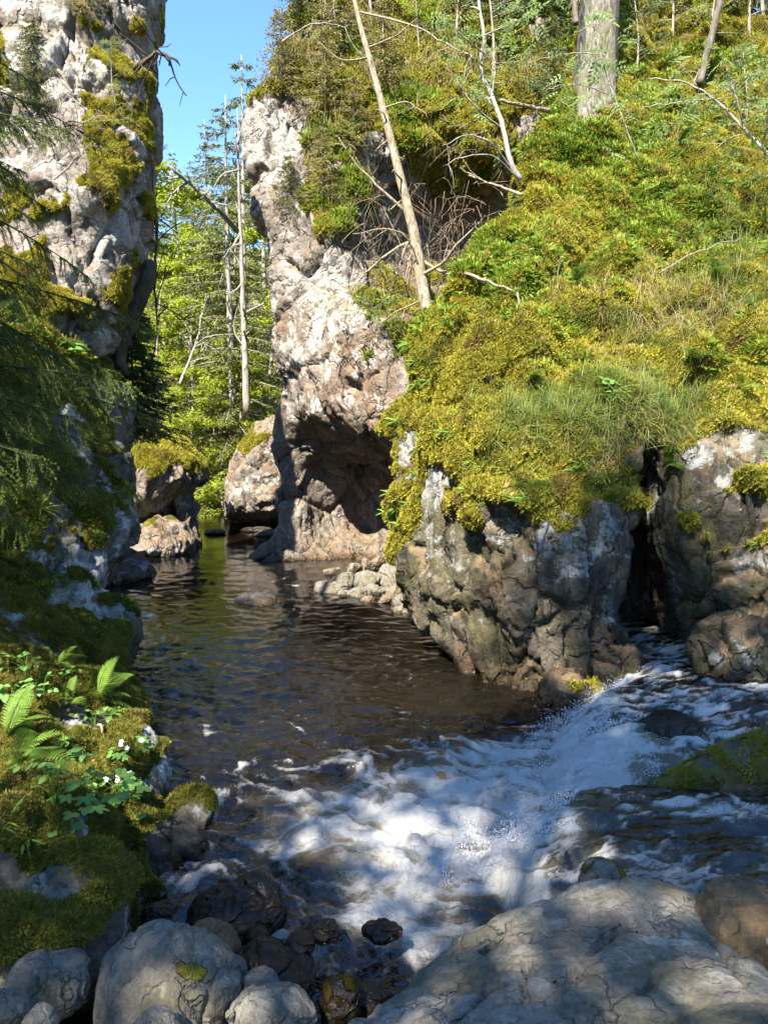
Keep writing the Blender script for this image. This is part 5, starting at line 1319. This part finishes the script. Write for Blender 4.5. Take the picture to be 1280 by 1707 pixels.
for i, rows in enumerate([[(690,400,11.6),(650,420,11.5),(615,450,11.4),(596,455,11.3)], [(683,360,11.7),(640,320,11.6),(600,280,11.6),(565,228,11.7)], [(697,430,11.6),(740,455,11.4),(780,462,11.3),(800,465,11.2)], [(700,460,11.5),(735,440,11.3),(760,410,11.2),(810,360,11.2)],
    [(670,300,11.7),(660,290,11.5),(655,285,11.4)], [(675,330,11.7),(655,345,11.6),(648,352,11.5)], [(690,390,11.6),(672,420,11.5),(668,450,11.45)], [(693,400,11.6),(680,440,11.5),(676,470,11.45)], [(650,230,11.9),(632,245,11.8),(625,252,11.8)], [(645,205,11.9),(640,190,11.8),(628,182,11.8)],
    [(705,500,11.4),(660,520,11.3),(600,560,11.3)], [(640,180,12),(680,170,11.9),(715,196,11.8)], [(612,80,12.2),(660,60,12),(690,30,12)], [(615,95,12.2),(570,100,12.1),(520,60,12.1)], [(700,450,11.5),(680,400,11.3),(640,380,11.2),(590,390,11.2)]]):
    limb("branch", rows, .030 if i < 4 else .016, .006, M['deadwood'], dt, n=10, k=6, seed=i, wob=.015, tw=3 if i < 4 or i > 9 else 0, twl=.35)
M['greybark'] = bark_mat('grey_spruce_bark', (0.05, 0.042, 0.032), (0.25, 0.225, 0.185), 0.45, 17)
bt = W(988, 165, 12.2)
tr = empty("spruce_tree", tuple(bt - np.array([0, 0, .3])), "big spruce with thick grey trunk at the top of the slope", "tree")
g = GB(); zz = np.linspace(0, 11, 22)
P = np.stack([.03 * zz, .01 * zz, zz], 1); g.tube(P - np.array([0, 0, .6]), .33 * (1 - zz / 16) + .16 * np.exp(-zz / .5), 20)
V_ = g.v[0]; an_ = np.arctan2(V_[:, 1], V_[:, 0]); V_[:, :2] *= (1 + .05 * np.sin(an_ * 7 + V_[:, 2]) + .16 * np.exp(-V_[:, 2] / .4) * np.sin(an_ * 5))[:, None]
obj("trunk", g.mesh("trunk", M['greybark']), tr)
for i in range(9):
    o = obj("bough", BG[i % 3], tr); o.location = (0.1, 0, 2.6 + i * .55); o.rotation_euler = (0, 0, i * 2.1); o.scale = (1.1, 1.1, 1.1)
# rowan with bare pale stem left of the slope
def pinnate(L, n, mat, seed=0, name="leaf"):
    g = GB(); rg = np.random.default_rng(seed); t = np.linspace(0, 1, 6)
    R_c = np.stack([t * L, 0 * t, .10 * L * np.sin(t * 2.4) - .22 * L * t ** 2], 1); g.tube(R_c, np.linspace(.0022, .001, 6), 3, .3)
    q = np.linspace(.22, .97, n); C = np.stack([np.interp(q, t, R_c[:, a]) for a in range(3)], 1)
    for sd in (-1, 1):
        D = unit(np.stack([np.full(n, .45), np.full(n, sd * 1.0), rg.normal(-.18, .1, n)], 1)); S = unit(np.cross(D, [0, 0, 1.0]))
        g.blades(C, D, S, L * .30 * np.sin(np.pi * (.18 + .75 * q)), L * .10, rg.uniform(.2, 1, n))
    g.blades(C[-1:], np.array([[1.0, 0, -.3]]), np.array([[0, 1.0, 0]]), L * .28, L * .1, .6)
    return g.mesh(name, mat)
RL = [pinnate(.20, 6, M['rowan'], 1), pinnate(.17, 5, M['rowan'], 2)]
def rowan(label, stems, leaves, nleaf, seed, mat=None, spread=.35):
    rg = np.random.default_rng(seed)
    p0 = W(*stems[0][0][0]); e = empty("rowan_sapling", tuple(p0), label, "tree")
    tips = []
    for i, (rows, r0, r1, tw) in enumerate(stems):
        limb("trunk" if i == 0 else "branch", rows, r0, r1, mat or M['palebark'], e, n=16, seed=seed + i, tw=tw, twl=.4, wob=.01)
        tips.append(curve(path(rows), 12))
    for k in range(nleaf):
        T = tips[rg.integers(0, len(tips))] if leaves is None else tips[leaves[k % len(leaves)]]
        p = T[rg.integers(2, 12)] + rg.normal(0, spread * .5, 3); o = obj("leaf", RL[k % 2], e)
        o.location = Vector(p - p0); o.rotation_euler = (rg.normal(0, .4), rg.normal(.15, .35), rg.uniform(0, 6.28)); s_ = rg.uniform(1.1, 1.9); o.scale = (s_, s_, s_)
    return e
rowan("pale stemmed rowan leaning over the dark gully left of the slope", [
  ([(868,300,10.4),(850,270,10.4),(835,200,10.5),(815,150,10.6),(800,110,10.7),(806,60,10.8),(798,0,10.9)], .040, .018, 3),
  ([(838,215,10.5),(800,185,10.3),(770,150,10.2),(760,130,10.2)], .016, .005, 4), ([(850,280,10.4),(820,240,10.2),(780,225,10.1),(735,245,10.0)], .014, .004, 6), ([(820,160,10.6),(825,110,10.5),(815,80,10.5)], .014, .006, 3),
  ([(860,295,10.4),(820,260,10.1),(770,262,10.0),(745,275,9.9)], .012, .004, 6), ([(805,60,10.8),(850,40,10.4),(890,20,10.2)], .012, .004, 3), ([(808,90,10.7),(770,60,10.4),(740,30,10.3)], .012, .004, 3)], [0, 3, 5, 6, 1, 5, 6], 64, 21)
rowan("long rowan branch with feathery leaves reaching in at the right edge", [
  ([(1300,280,9.4),(1240,215,9.5),(1190,165,9.6),(1140,138,9.7),(1080,130,9.8)], .022, .007, 4), ([(1240,215,9.5),(1222,150,9.4),(1205,100,9.4)], .012, .004, 3), ([(1190,165,9.6),(1130,170,9.4),(1070,180,9.3)], .010, .004, 3), ([(1270,250,9.4),(1280,190,9.2),(1290,130,9.1)], .012, .005, 3)], None, 95, 22, spread=.5)
rowan("thin rowan in front of the big trunk", [
  ([(1065,270,10.7),(1030,180,10.6),(1000,90,10.6),(985,20,10.6)], .012, .005, 4), ([(1020,160,10.6),(960,140,10.4),(910,150,10.2)], .008, .003, 3), ([(1000,90,10.6),(940,90,10.3),(880,105,10.2)], .008, .003, 3)], None, 56, 23, spread=.45)
rowan("small rowan seedlings on the pale cliff face", [([(640,545,12.3),(620,510,12.2),(600,480,12.1)], .010, .003, 4), ([(630,530,12.3),(580,515,12.2),(545,520,12.1)], .007, .003, 3), ([(640,545,12.3),(650,480,12.0),(625,430,11.9)], .007, .003, 3)], None, 30, 24, spread=.3)
# other loose branches, each a thing
LB = [([(1165,140,12.2),(1180,80,12.2),(1195,20,12.2),(1205,-40,12.2)], .06, .045, 'bark', 0, .3, "slender trunk rising right of the big one", 'tree', 'slim_tree'),
 ([(960,40,12.8),(955,0,12.9),(950,-40,13)], .05, .045, 'bark', 0, .3, "reddish slim trunk left of the big one", 'tree', 'slim_tree'),
 ([(915,185,11.3),(880,178,11.0),(835,168,10.9)], .035, .02, 'deadwood', 1, .2, "broken reddish branch sticking out left over the gully", 'branch', 'broken_branch'),
 ([(870,325,10.0),(830,310,10.2),(780,292,10.4)], .022, .01, 'deadwood', 3, .3, "bare branch lying across the gully's upper edge", 'branch', 'bare_branch'),
 ([(775,455,8.9),(815,470,8.75),(862,488,8.7)], .022, .014, 'deadwood', 1, .12, "stub of dead wood on the bright moss hump", 'branch', 'dead_stub'),
 ([(862,488,8.65),(868,530,8.55),(862,580,8.45)], .012, .007, 'twig', 2, .1, "thin bent stick hanging down the moss hump", 'branch', 'thin_stick'),
 ([(832,645,8.1),(838,600,8.2),(855,555,8.35)], .022, .012, 'deadwood', 1, .15, "peeled stick leaning on the moss below the hump", 'branch', 'peeled_stick'),
 ([(800,600,8.4),(806,560,8.45),(808,500,8.6)], .012, .006, 'darkbark', 1, .1, "dark twig standing left of the peeled stick", 'branch', 'dark_twig'),
 ([(1015,435,9.3),(1030,445,9.25),(1045,455,9.2)], .03, .025, 'deadwood', 0, .1, "short pale log end half buried in the slope", 'log', 'log_stub'),
 ([(1090,460,9.2),(1160,420,9.2),(1240,398,9.1)], .008, .004, 'twig', 3, .2, "long thin stick lying across the mossy slope", 'branch', 'fallen_stick'),
 ([(1070,575,8.15),(1085,610,7.95),(1100,640,7.75)], .010, .006, 'darkbark', 1, .12, "dark stick lying on moss above the lip", 'branch', 'fallen_stick'),
 ([(985,495,8.8),(1000,515,8.7),(1008,535,8.65)], .014, .008, 'twig', 1, .1, "short whitish stick on the slope", 'branch', 'fallen_stick'),
 ([(225,115,11),(245,100,10.8),(262,88,10.7),(278,92,10.6),(285,110,10.6)], .04, .014, 'darkbark', 8, .5, "twisted dark branch reaching out from the left cliff into the sky", 'branch', 'twisted_branch'),
 ([(395,385,20),(365,350,19),(320,310,18.5),(285,280,18)], .07, .03, 'palebark', 9, .7, "leaning mossy branch across the gap between the cliffs", 'branch', 'leaning_branch'),
 ([(250,440,11.2),(246,470,11.1),(222,520,11.1),(200,570,11.2),(185,610,11.3)], .10, .15, 'darkbark', 2, .4, "dark crooked root running down the left cliff's edge", 'root', 'cliff_root'),
 ([(130,275,10),(110,240,9.9),(95,190,9.8),(130,140,9.8)], .014, .005, 'twig', 10, .6, "bare tangled shrub in front of the left cliff", 'shrub', 'bare_shrub'),
 ([(60,210,9.6),(110,215,9.5),(170,190,9.5)], .012, .004, 'twig', 8, .6, "bare horizontal twig branch before the left cliff", 'branch', 'bare_branch'),
 ([(90,300,9.7),(130,260,9.6),(120,230,9.6)], .012, .004, 'twig', 8, .5, "pale bare twigs below the tangled shrub", 'branch', 'bare_branch'),
 ([(255,320,11.6),(262,390,11.8),(258,460,12),(262,540,12.2)], .03, .012, 'darkbark', 16, .7, "dead twiggy stem hanging beside the left cliff's dark edge", 'branch', 'hanging_branch'),
 ([(412,690,21),(409,600,21),(405,500,21),(402,400,21),(399,300,21),(396,180,21)], .11, .012, 'palebark', 22, 1.0, "straight pale tree trunk in the gap behind the pool", 'tree', 'pale_tree'),
 ([(322,690,26),(320,600,26),(318,500,26)], .05, .03, 'palebark', 5, .8, "thin pale stem farther back in the gap", 'tree', 'thin_tree'),
 ([(300,640,22),(330,560,23),(345,480,24)], .04, .02, 'palebark', 10, 1.2, "bare arching stem at the left of the gap", 'tree', 'arching_stem'),
 ([(305,1475,3.9),(300,1452,3.95),(312,1440,3.95)], .004, .003, 'twig', 0, .1, "thin brown twig sticking out of the dark puddle", 'branch', 'small_twig'),
 ([(600,20,13.5),(680,40,13),(740,70,12.8),(790,98,12.6)], .018, .008, 'twig', 6, .5, "long bare branch slanting across the top middle", 'branch', 'bare_branch'),
 ([(470,70,14),(520,40,13.8),(580,45,13.6)], .016, .006, 'twig', 10, .6, "bare dry branch at the top of the overhanging cliff", 'branch', 'bare_branch')]
for i, (rows, r0, r1, mt, tw, twl, lb, ct, nm) in enumerate(LB):
    limb(nm, rows, r0, r1, M[mt], None, lb, ct, n=16, seed=200 + i, wob=.012 * max(1, rows[0][2] / 10), tw=tw, twl=twl)
# hanging roots in the gully: one tangle
M['root'] = bark_mat('dry_root', (0.06, 0.042, 0.028), (0.20, 0.15, 0.10), 0, 14)
g = GB(); rg = np.random.default_rng(31)
for k in range(150):
    a = rg.uniform(600, 860); b = rg.uniform(300, 470); d_ = 13.4 + rg.normal(0, .5) - .002 * (a - 600)
    p0 = W(a, b, d_); l = rg.uniform(.4, 1.6); d1 = rg.normal(0, .75, 3)
    P = curve([p0, p0 + d1 * l * .4 + np.array([0, -.05, -.35 * l]), p0 + d1 * l * .6 + rg.normal(0, .15, 3) + np.array([0, 0, -.8 * l]), p0 + d1 * l + rg.normal(0, .25, 3) + np.array([0, 0, -l])], 9)
    g.tube(P, np.linspace(rg.uniform(.005, .013), .003, 9), 3, cap=False)
obj("root_tangle", g.mesh("root_tangle", M['root']), None, "tangle of thin bare roots and dry twigs in the shaded gully", "roots", kind='stuff')

# ---------------------------------------------------------------- log, leaf, shoe at the falls
lg = empty("mossy_log", tuple(W(1075, 1335, 4.5)), "mossy log lying beside the upper fall at the right edge", "log")
P = curve(path([(1070,1336,4.4),(1110,1320,4.33),(1160,1300,4.27),(1220,1277,4.2),(1300,1256,4.12)]), 30)
g = GB(); rr = np.linspace(.07, .15, 30); rr[0] = .012; rr[1] = .03; g.tube(P - W(1075, 1335, 4.5), rr, 14)
V_ = g.v[0]; V_ += unit(V_ - np.repeat(np.concatenate([P - W(1075, 1335, 4.5), (P - W(1075, 1335, 4.5))[[-1, 0]]]), [14] * 30 + [1, 1], axis=0)) * (.03 * fbm(V_ * 14, 4, seed=4))[:, None]
obj("trunk", g.mesh("log_trunk", M['mosslog']), lg)
g = GB(); g.tube(curve(path([(1128,1306,4.3),(1138,1286,4.27),(1148,1274,4.25),(1154,1272,4.24)]), 8) - W(1075, 1335, 4.5), [.012, .016, .017, .016, .014, .012, .01, .006], 7)
LP = P - W(1075, 1335, 4.5); rg = np.random.default_rng(8); i_ = rg.integers(1, 29, 1500); an_ = rg.normal(1.2, .8, 1500)
ax_ = unit(LP[-1] - LP[0]); up_ = np.array([0, 0, 1.0]); sd_ = unit(np.cross(ax_, up_)); up2 = np.cross(sd_, ax_)
nn_ = sd_[None] * np.cos(an_)[:, None] + up2[None] * np.sin(an_)[:, None]
fr_ = rg.random(1500)[:, None]; PP = LP[i_] * (1 - fr_) + LP[np.minimum(i_ + 1, 29)] * fr_ + nn_ * (rr[i_] * 1.0)[:, None]
kp = fbm((PP) * 9, 3, seed=12) > -.05
lm_ = gn_scatter("log_moss", PP[kp], euler_to(nn_[kp] + up_ * .3), rg.uniform(.3, .6, kp.sum()), T_MOSS, None); lm_.parent = lg
M['redwood'] = bark_mat("peeled_reddish_wood", (0.16, 0.07, 0.035), (0.34, 0.19, 0.11), 0, 20)
obj("branch_stub", g.mesh("branch_stub", M['redwood']), lg)
g = GB(); an_ = np.linspace(0, 6.283, 13)[:-1]
w_ = W0(735, 1306); zl = water_z(w_[0], w_[1]) + .035
g.add(np.concatenate([[[0, 0, .008]], np.stack([.038 * np.cos(an_) * (1 + .25 * np.cos(an_ * 3)), .026 * np.sin(an_), .008 * np.sin(an_ * 2)], 1)]), np.array([[0, k + 1, (k + 1) % 12 + 1] for k in range(12)]), .4)
g.tube([(-.035, 0, 0), (-.06, .0, .015), (-.08, .005, .035)], [.003, .002, .0015], 4, .1)
M['deadleaf'] = leaf_mat("brown_dead_leaf", (0.10, 0.05, 0.02), (0.24, 0.15, 0.06), .2)
o = obj("dead_leaf", g.mesh("dead_leaf", M['deadleaf']), None, "brown dead leaf drifting on the white water", "leaf", loc=(w_[0], w_[1], zl)); o.rotation_euler = (.5, .2, -.5)
t = NT("dark_shoe"); t.b.inputs["Base Color"].default_value = (.025, .022, .022, 1); t.b.inputs["Roughness"].default_value = .7
t2 = NT("grey_sole"); t2.b.inputs["Base Color"].default_value = (.33, .29, .27, 1); t2.b.inputs["Roughness"].default_value = .7
ps = W(1300, 1574, 2.62)
sh = empty("shoe", tuple(ps), "dark rounded shoe tip with pale sole at the right edge", "shoe")
def loft(secs, k=16):
    g = GB(); V = []; 
    for (cx_, w1, h1, z0) in secs:
        a = np.linspace(0, 2 * np.pi, k, endpoint=False); V.append(np.stack([np.full(k, cx_), w1 * np.cos(a), z0 + h1 * np.sin(a)], 1))
    V = np.concatenate(V); n = len(secs)
    i, j = np.meshgrid(np.arange(n - 1), np.arange(k), indexing='ij'); A = (i * k + j).ravel(); B = (i * k + (j + 1) % k).ravel()
    g.add(np.concatenate([V, [V[:k].mean(0), V[-k:].mean(0)]]), np.concatenate([np.stack([A, A + k, B], 1), np.stack([B, A + k, B + k], 1), np.stack([np.full(k, n * k), np.arange(k), (np.arange(k) + 1) % k], 1), np.stack([np.full(k, n * k + 1), (n - 1) * k + (np.arange(k) + 1) % k, (n - 1) * k + np.arange(k)], 1)]))
    return g
obj("upper", loft([(-.038, .012, .010, .012), (-.03, .03, .02, .016), (-.01, .042, .028, .02), (.05, .045, .035, .026), (.13, .04, .05, .04), (.2, .036, .055, .045), (.22, .02, .04, .04)]).mesh("upper", t.m), sh)
obj("sole", loft([(-.046, .012, .006, -.004), (-.038, .034, .009, -.004), (-.01, .049, .010, -.004), (.06, .05, .010, -.004), (.15, .044, .010, -.004), (.23, .03, .009, -.004)]).mesh("sole", t2.m), sh)

# ---------------------------------------------------------------- leafy plants on the near bank
def palmate(r, lobes, cut, mat, seed=0, fold=.12):
    """lobed leaf lying in XY, stalk end at the origin"""
    a = np.linspace(-2.5, 2.5, lobes * 8 + 1)
    ph = (a + 2.5) / 5 * lobes
    rad = r * (1 - cut * np.abs(((ph % 1) - .5) * 2) ** 1.5) * (.72 + .28 * np.cos(a * .6)) * (1 + .06 * np.sin(ph * 2 * np.pi * 3))
    V = np.concatenate([[[0, 0, 0]], np.stack([rad * np.cos(a), rad * np.sin(a), -fold * rad * np.abs(np.sin(a * 1.3)) - .10 * rad ** 2 / r], 1)])
    n = len(a); F = np.array([[0, k + 1, k + 2] for k in range(n - 1)])
    g = GB(); rg = np.random.default_rng(seed); g.add(V, F, np.concatenate([[.8], .35 + .3 * rg.random(n)]))
    return g.mesh("leaf", mat)
def simple_leaf(L, Wd, mat, serr=.0):
    t = np.linspace(0, 1, 9); w = Wd * np.sin(np.pi * t ** .8) ** .9 * .5
    A = np.stack([t * L, w, -.15 * L * t ** 2 + .12 * w], 1); B = np.stack([t * L, -w, -.15 * L * t ** 2 + .12 * w], 1); C = np.stack([t * L, 0 * t, -.15 * L * t ** 2], 1)
    V = np.concatenate([A, C, B]); e = np.arange(8); F = np.concatenate([np.stack([e, e + 9, e + 1], 1), np.stack([e + 1, e + 9, e + 10], 1), np.stack([e + 9, e + 18, e + 10], 1), np.stack([e + 10, e + 18, e + 19], 1)])
    g = GB(); g.add(V, F, np.concatenate([np.full(9, .5), np.full(9, .9), np.full(9, .4)])); return g.mesh("leaf", mat)
def frond_mesh(L, n, mat, seed=0):
    g = GB(); t = np.linspace(0, 1, 9); rg = np.random.default_rng(seed)
    C = np.stack([t * L, 0 * t, .32 * L * np.sin(t * 2.0) - .28 * L * t ** 2.2], 1); g.tube(C, np.linspace(.0026, .0008, 9), 3, .2)
    q = np.linspace(.14, .985, n); P = np.stack([np.interp(q, t, C[:, a]) for a in range(3)], 1)
    for sd in (-1, 1):
        pl = L * .24 * np.sin(np.pi * np.clip(.12 + .88 * q, 0, 1)) ** .75 + .004
        D = unit(np.stack([np.full(n, .35), np.full(n, sd * 1.0), rg.normal(-.2, .06, n)], 1))
        S = unit(np.cross(D, [0, 0, 1.0])); k = 5
        for j in range(k):
            u = (j + .4) / k
            for s2 in (-1, 1):
                D2 = unit(S * s2 + D * .55); g.blades(P + D * (pl * u)[:, None], D2, unit(np.cross(D2, [0, 0, 1.0])), pl * .26 * (1.05 - u), pl * .15, rg.uniform(.2, .9, n))
        g.blades(P, D, S, pl * 1.05, pl * .13, .5)
    return g.mesh("frond", mat)
LF = {'geran': [palmate(.060, 5, .55, M['herb'], 1), palmate(.05, 3, .5, M['herb'], 2)], 'oval': [simple_leaf(.065, .040, M['herb']), simple_leaf(.05, .03, M['herb'])], 'clover': [palmate(.022, 3, .35, M['herb'], 3)], 'lance': [simple_leaf(.08, .018, M['fern'])]}
FR = [frond_mesh(.34, 20, M['fern'], 1), frond_mesh(.25, 17, M['fern'], 2)]
t = NT("white_petal"); t.b.inputs["Base Color"].default_value = (.85, .85, .82, 1); t.b.inputs["Roughness"].default_value = .6
M['petal'] = t.m
g = GB()
for k in range(5):
    a = k * 1.2566; d = np.array([math.cos(a), math.sin(a), .15]); sd_ = np.array([-math.sin(a), math.cos(a), 0])
    g.add(np.array([[0, 0, 0], d * .008 + sd_ * .005, d * .014 + sd_ * .003, d * .014 - sd_ * .003, d * .008 - sd_ * .005]), [[0, 1, 2], [0, 2, 3], [0, 3, 4]])
PET = g.mesh("flower", M['petal'])
def herb(name, key, px_, py_, kind, n, hgt, spread, label, seed, cat='plant', sc=1.0, flowers=0, toward=None):
    rg = np.random.default_rng(seed); p, nn = drop(key, px_, py_)
    e = empty(name, tuple(p), label, cat); st = GB()
    for k in range(n):
        an = rg.uniform(0, 6.283) if toward is None else rg.normal(toward, .9)
        l = spread * rg.uniform(.3, 1.0); tip = np.array([math.cos(an) * l, math.sin(an) * l - .03, hgt * rg.uniform(.35, 1.0) + .02])
        st.tube(curve([(0, 0, -.02), tip * np.array([.35, .35, .75]), tip], 6), [.0022] * 5 + [.0012], 3, .3, cap=False)
        ms = LF[kind]; o = obj("leaf", ms[k % len(ms)], e); o.location = tip
        o.rotation_euler = (rg.normal(.15, .3), rg.normal(.15, .3), an + rg.normal(0, .4)); s_ = sc * rg.uniform(.65, 1.25); o.scale = (s_, s_, s_)
        if kind == 'oval':
            for sd in (-1, 1):
                o2 = obj("leaf", ms[(k + 1) % 2], e); o2.location = tip - np.array([math.cos(an), math.sin(an), 0]) * .012; o2.rotation_euler = (rg.normal(0, .25), rg.normal(.2, .2), an + sd * 1.15); o2.scale = (s_ * .85,) * 3
    for k in range(flowers):
        an = rg.uniform(0, 6.283); tip = np.array([math.cos(an) * spread * .5, math.sin(an) * spread * .3 - .05, hgt * rg.uniform(.9, 1.35)])
        st.tube(curve([(0, 0, 0), tip * np.array([.3, .3, .7]), tip], 6), .0012, 3, .3, cap=False)
        o = obj("flower", PET, e); o.location = tip; o.rotation_euler = (rg.uniform(.5, 1.1), 0, rg.normal(0, .4)); o.scale = (1.15,) * 3
    obj("stem", st.mesh("stem", M['fern']), e)
    return e
def fern(key, px_, py_, n, label, seed, sc=1.0, toward=-1.2, tw=1.2, pt=None):
    rg = np.random.default_rng(seed); p = drop(key, px_, py_)[0] if pt is None else pt
    e = empty("fern", tuple(p), label, "fern")
    for k in range(n):
        o = obj("frond", FR[k % 2], e); o.rotation_euler = (rg.normal(0, .25), rg.normal(-.35, .3), toward + rg.normal(0, tw)); s_ = sc * rg.uniform(.75, 1.15); o.scale = (s_,) * 3
    return e
herb("cranesbill_plant", 'L', 145, 1375, 'geran', 26, .20, .26, "lobed leaved green plant in the middle of the near bank", 1, sc=1.05)
herb("cranesbill_plant", 'L', 200, 1345, 'geran', 16, .16, .17, "lobed leaved plant drooping over the bank's edge with white flowers above", 2, sc=1.15, flowers=4)
herb("cranesbill_plant", 'L', 225, 1265, 'geran', 12, .12, .13, "white flowered plant at the brink of the near bank", 3, sc=.85, flowers=4)
herb("ground_elder", 'L', 20, 1180, 'oval', 14, .20, .22, "broad leaved plant at the left edge above the ferns", 4, sc=1.0)
herb("ground_elder", 'L', 75, 1160, 'oval', 8, .12, .15, "broad leaved plant right of the left edge clump", 5, sc=.95)
herb("ground_elder", 'L', 95, 1295, 'oval', 9, .14, .18, "three leaved herb left of the lobed plant", 6, sc=.8)
herb("ground_elder", 'L', 120, 1255, 'oval', 4, .10, .06, "pale three leaved sprig above the lobed plant", 7, sc=.9)
herb("sorrel_patch", 'L', 185, 1195, 'clover', 22, .04, .10, "patch of small round leaves near the bank's brink", 8)
herb("sorrel_patch", 'L', 110, 1125, 'clover', 20, .05, .14, "patch of small bright leaves at the back of the near bank", 9)
herb("seedling", 'L', 50, 1425, 'lance', 8, .08, .05, "upright narrow leaved seedling on the lower bank", 10, sc=.8)
herb("seedling", 'L', 235, 1375, 'clover', 9, .06, .04, "little five leaved seedling hanging at the dark overhang", 11)
herb("seedling", 'L', 5, 1400, 'lance', 6, .07, .06, "narrow leaved seedling at the left edge", 12, sc=.7)
herb("maple_seedling", 'A', 1005, 650, 'geran', 5, .10, .10, "lone pale maple seedling under the moss mound", 13, sc=1.7)
herb("coltsfoot_plant", 'M', 120, 600, 'geran', 7, .2, .2, "large leaved plant in the shade under the spruce boughs", 14, sc=2.0)
herb("nettle_plant", 'M', 180, 690, 'oval', 8, .3, .25, "pale leaved twig plant against the dark cliff foot", 15, sc=1.3)
fern('L', 30, 1270, 7, "bright fern at the left edge of the near bank", 1, 1.0, -.6, .8)
fern('L', 75, 1240, 5, "hanging fern in the middle of the near bank", 2, .8, -1.5, .5)
fern('L', 165, 1165, 7, "fern leaning over the water at the back of the near bank", 3, 1.05, .1, .7)
fern('L', 10, 1225, 6, "fern at the very left edge above the bright one", 31, .9, -.3, 1.0)
fern('L', 115, 1170, 5, "small fern between the round leaf patch and the lichened rock", 32, .8, -.6, 1.2)
herb("ground_elder", 'L', 45, 1130, 'oval', 12, .15, .2, "broad leaved clump under the pale rock at left", 33, sc=1.0)
herb("ground_elder", 'L', 160, 1215, 'oval', 7, .10, .12, "three leaved herb beside the curled bark scrap", 34, sc=.75)
herb("cranesbill_plant", 'L', 90, 1350, 'geran', 14, .16, .2, "lobed leaved plant left of the central one on the near bank", 35, sc=.9)
fern('L', 95, 1110, 6, "fern under the lichened rock", 4, .9, -.5, 1.0)
fern('A', 1235, 650, 4, "small fern at the right edge above the lip", 6, .8, -1.5, .7)
fern('A', 1110, 775, 6, "fern hanging over the black crevice", 5, 1.05, -1.6, .6)
fern('A', 1180, 1055, 3, "tiny fern on the dark rock right of the crevice", 7, .5, -1.5, .8)
for i, (a, b, lb) in enumerate([(960,470,"fern in the middle of the lower slope"), (1190,470,"fern on the slope near the right edge"), (1130,240,"fern under the long rowan branch"), (1150,600,"fern right of the grassy lip"), (880,640,"fern at the foot of the dark moss mound")]):
    fern('A', a, b, 5, lb, 40 + i, .85, -1.5, .8)
# scattered ferns and herbs of the shaded left bank
for i, (a, b, lb) in enumerate([(40,700,"fern clump on the upper left bank"), (90,760,"fern on the left bank below the grass"), (130,860,"small fern above the big lichen patch"), (105,980,"fern in the cleft between the two lichened rocks"), (20,850,"fern at the left edge of the shaded bank")]):
    fern('M', a, b, 5, lb, 20 + i, 1.0, -1.0, 1.2)
t = NT("bleached_wood"); t.b.inputs["Base Color"].default_value = (.36, .24, .13, 1)
g = GB(); p_ = drop('L', 173, 1218)[0]; g.tube(curve([(-.03, 0, .03), (0, -.01, .035), (.012, -.015, .0), (.002, -.02, -.045)], 10), np.array([2, 6, 9, 10, 10, 10, 9, 8, 7, 4]) * .001, 7)
obj("bark_scrap", g.mesh("bark_scrap", t.m), None, "curled tan scrap of bark on the near bank's moss", "bark", loc=tuple(p_ + np.array([0, -.02, .02])))
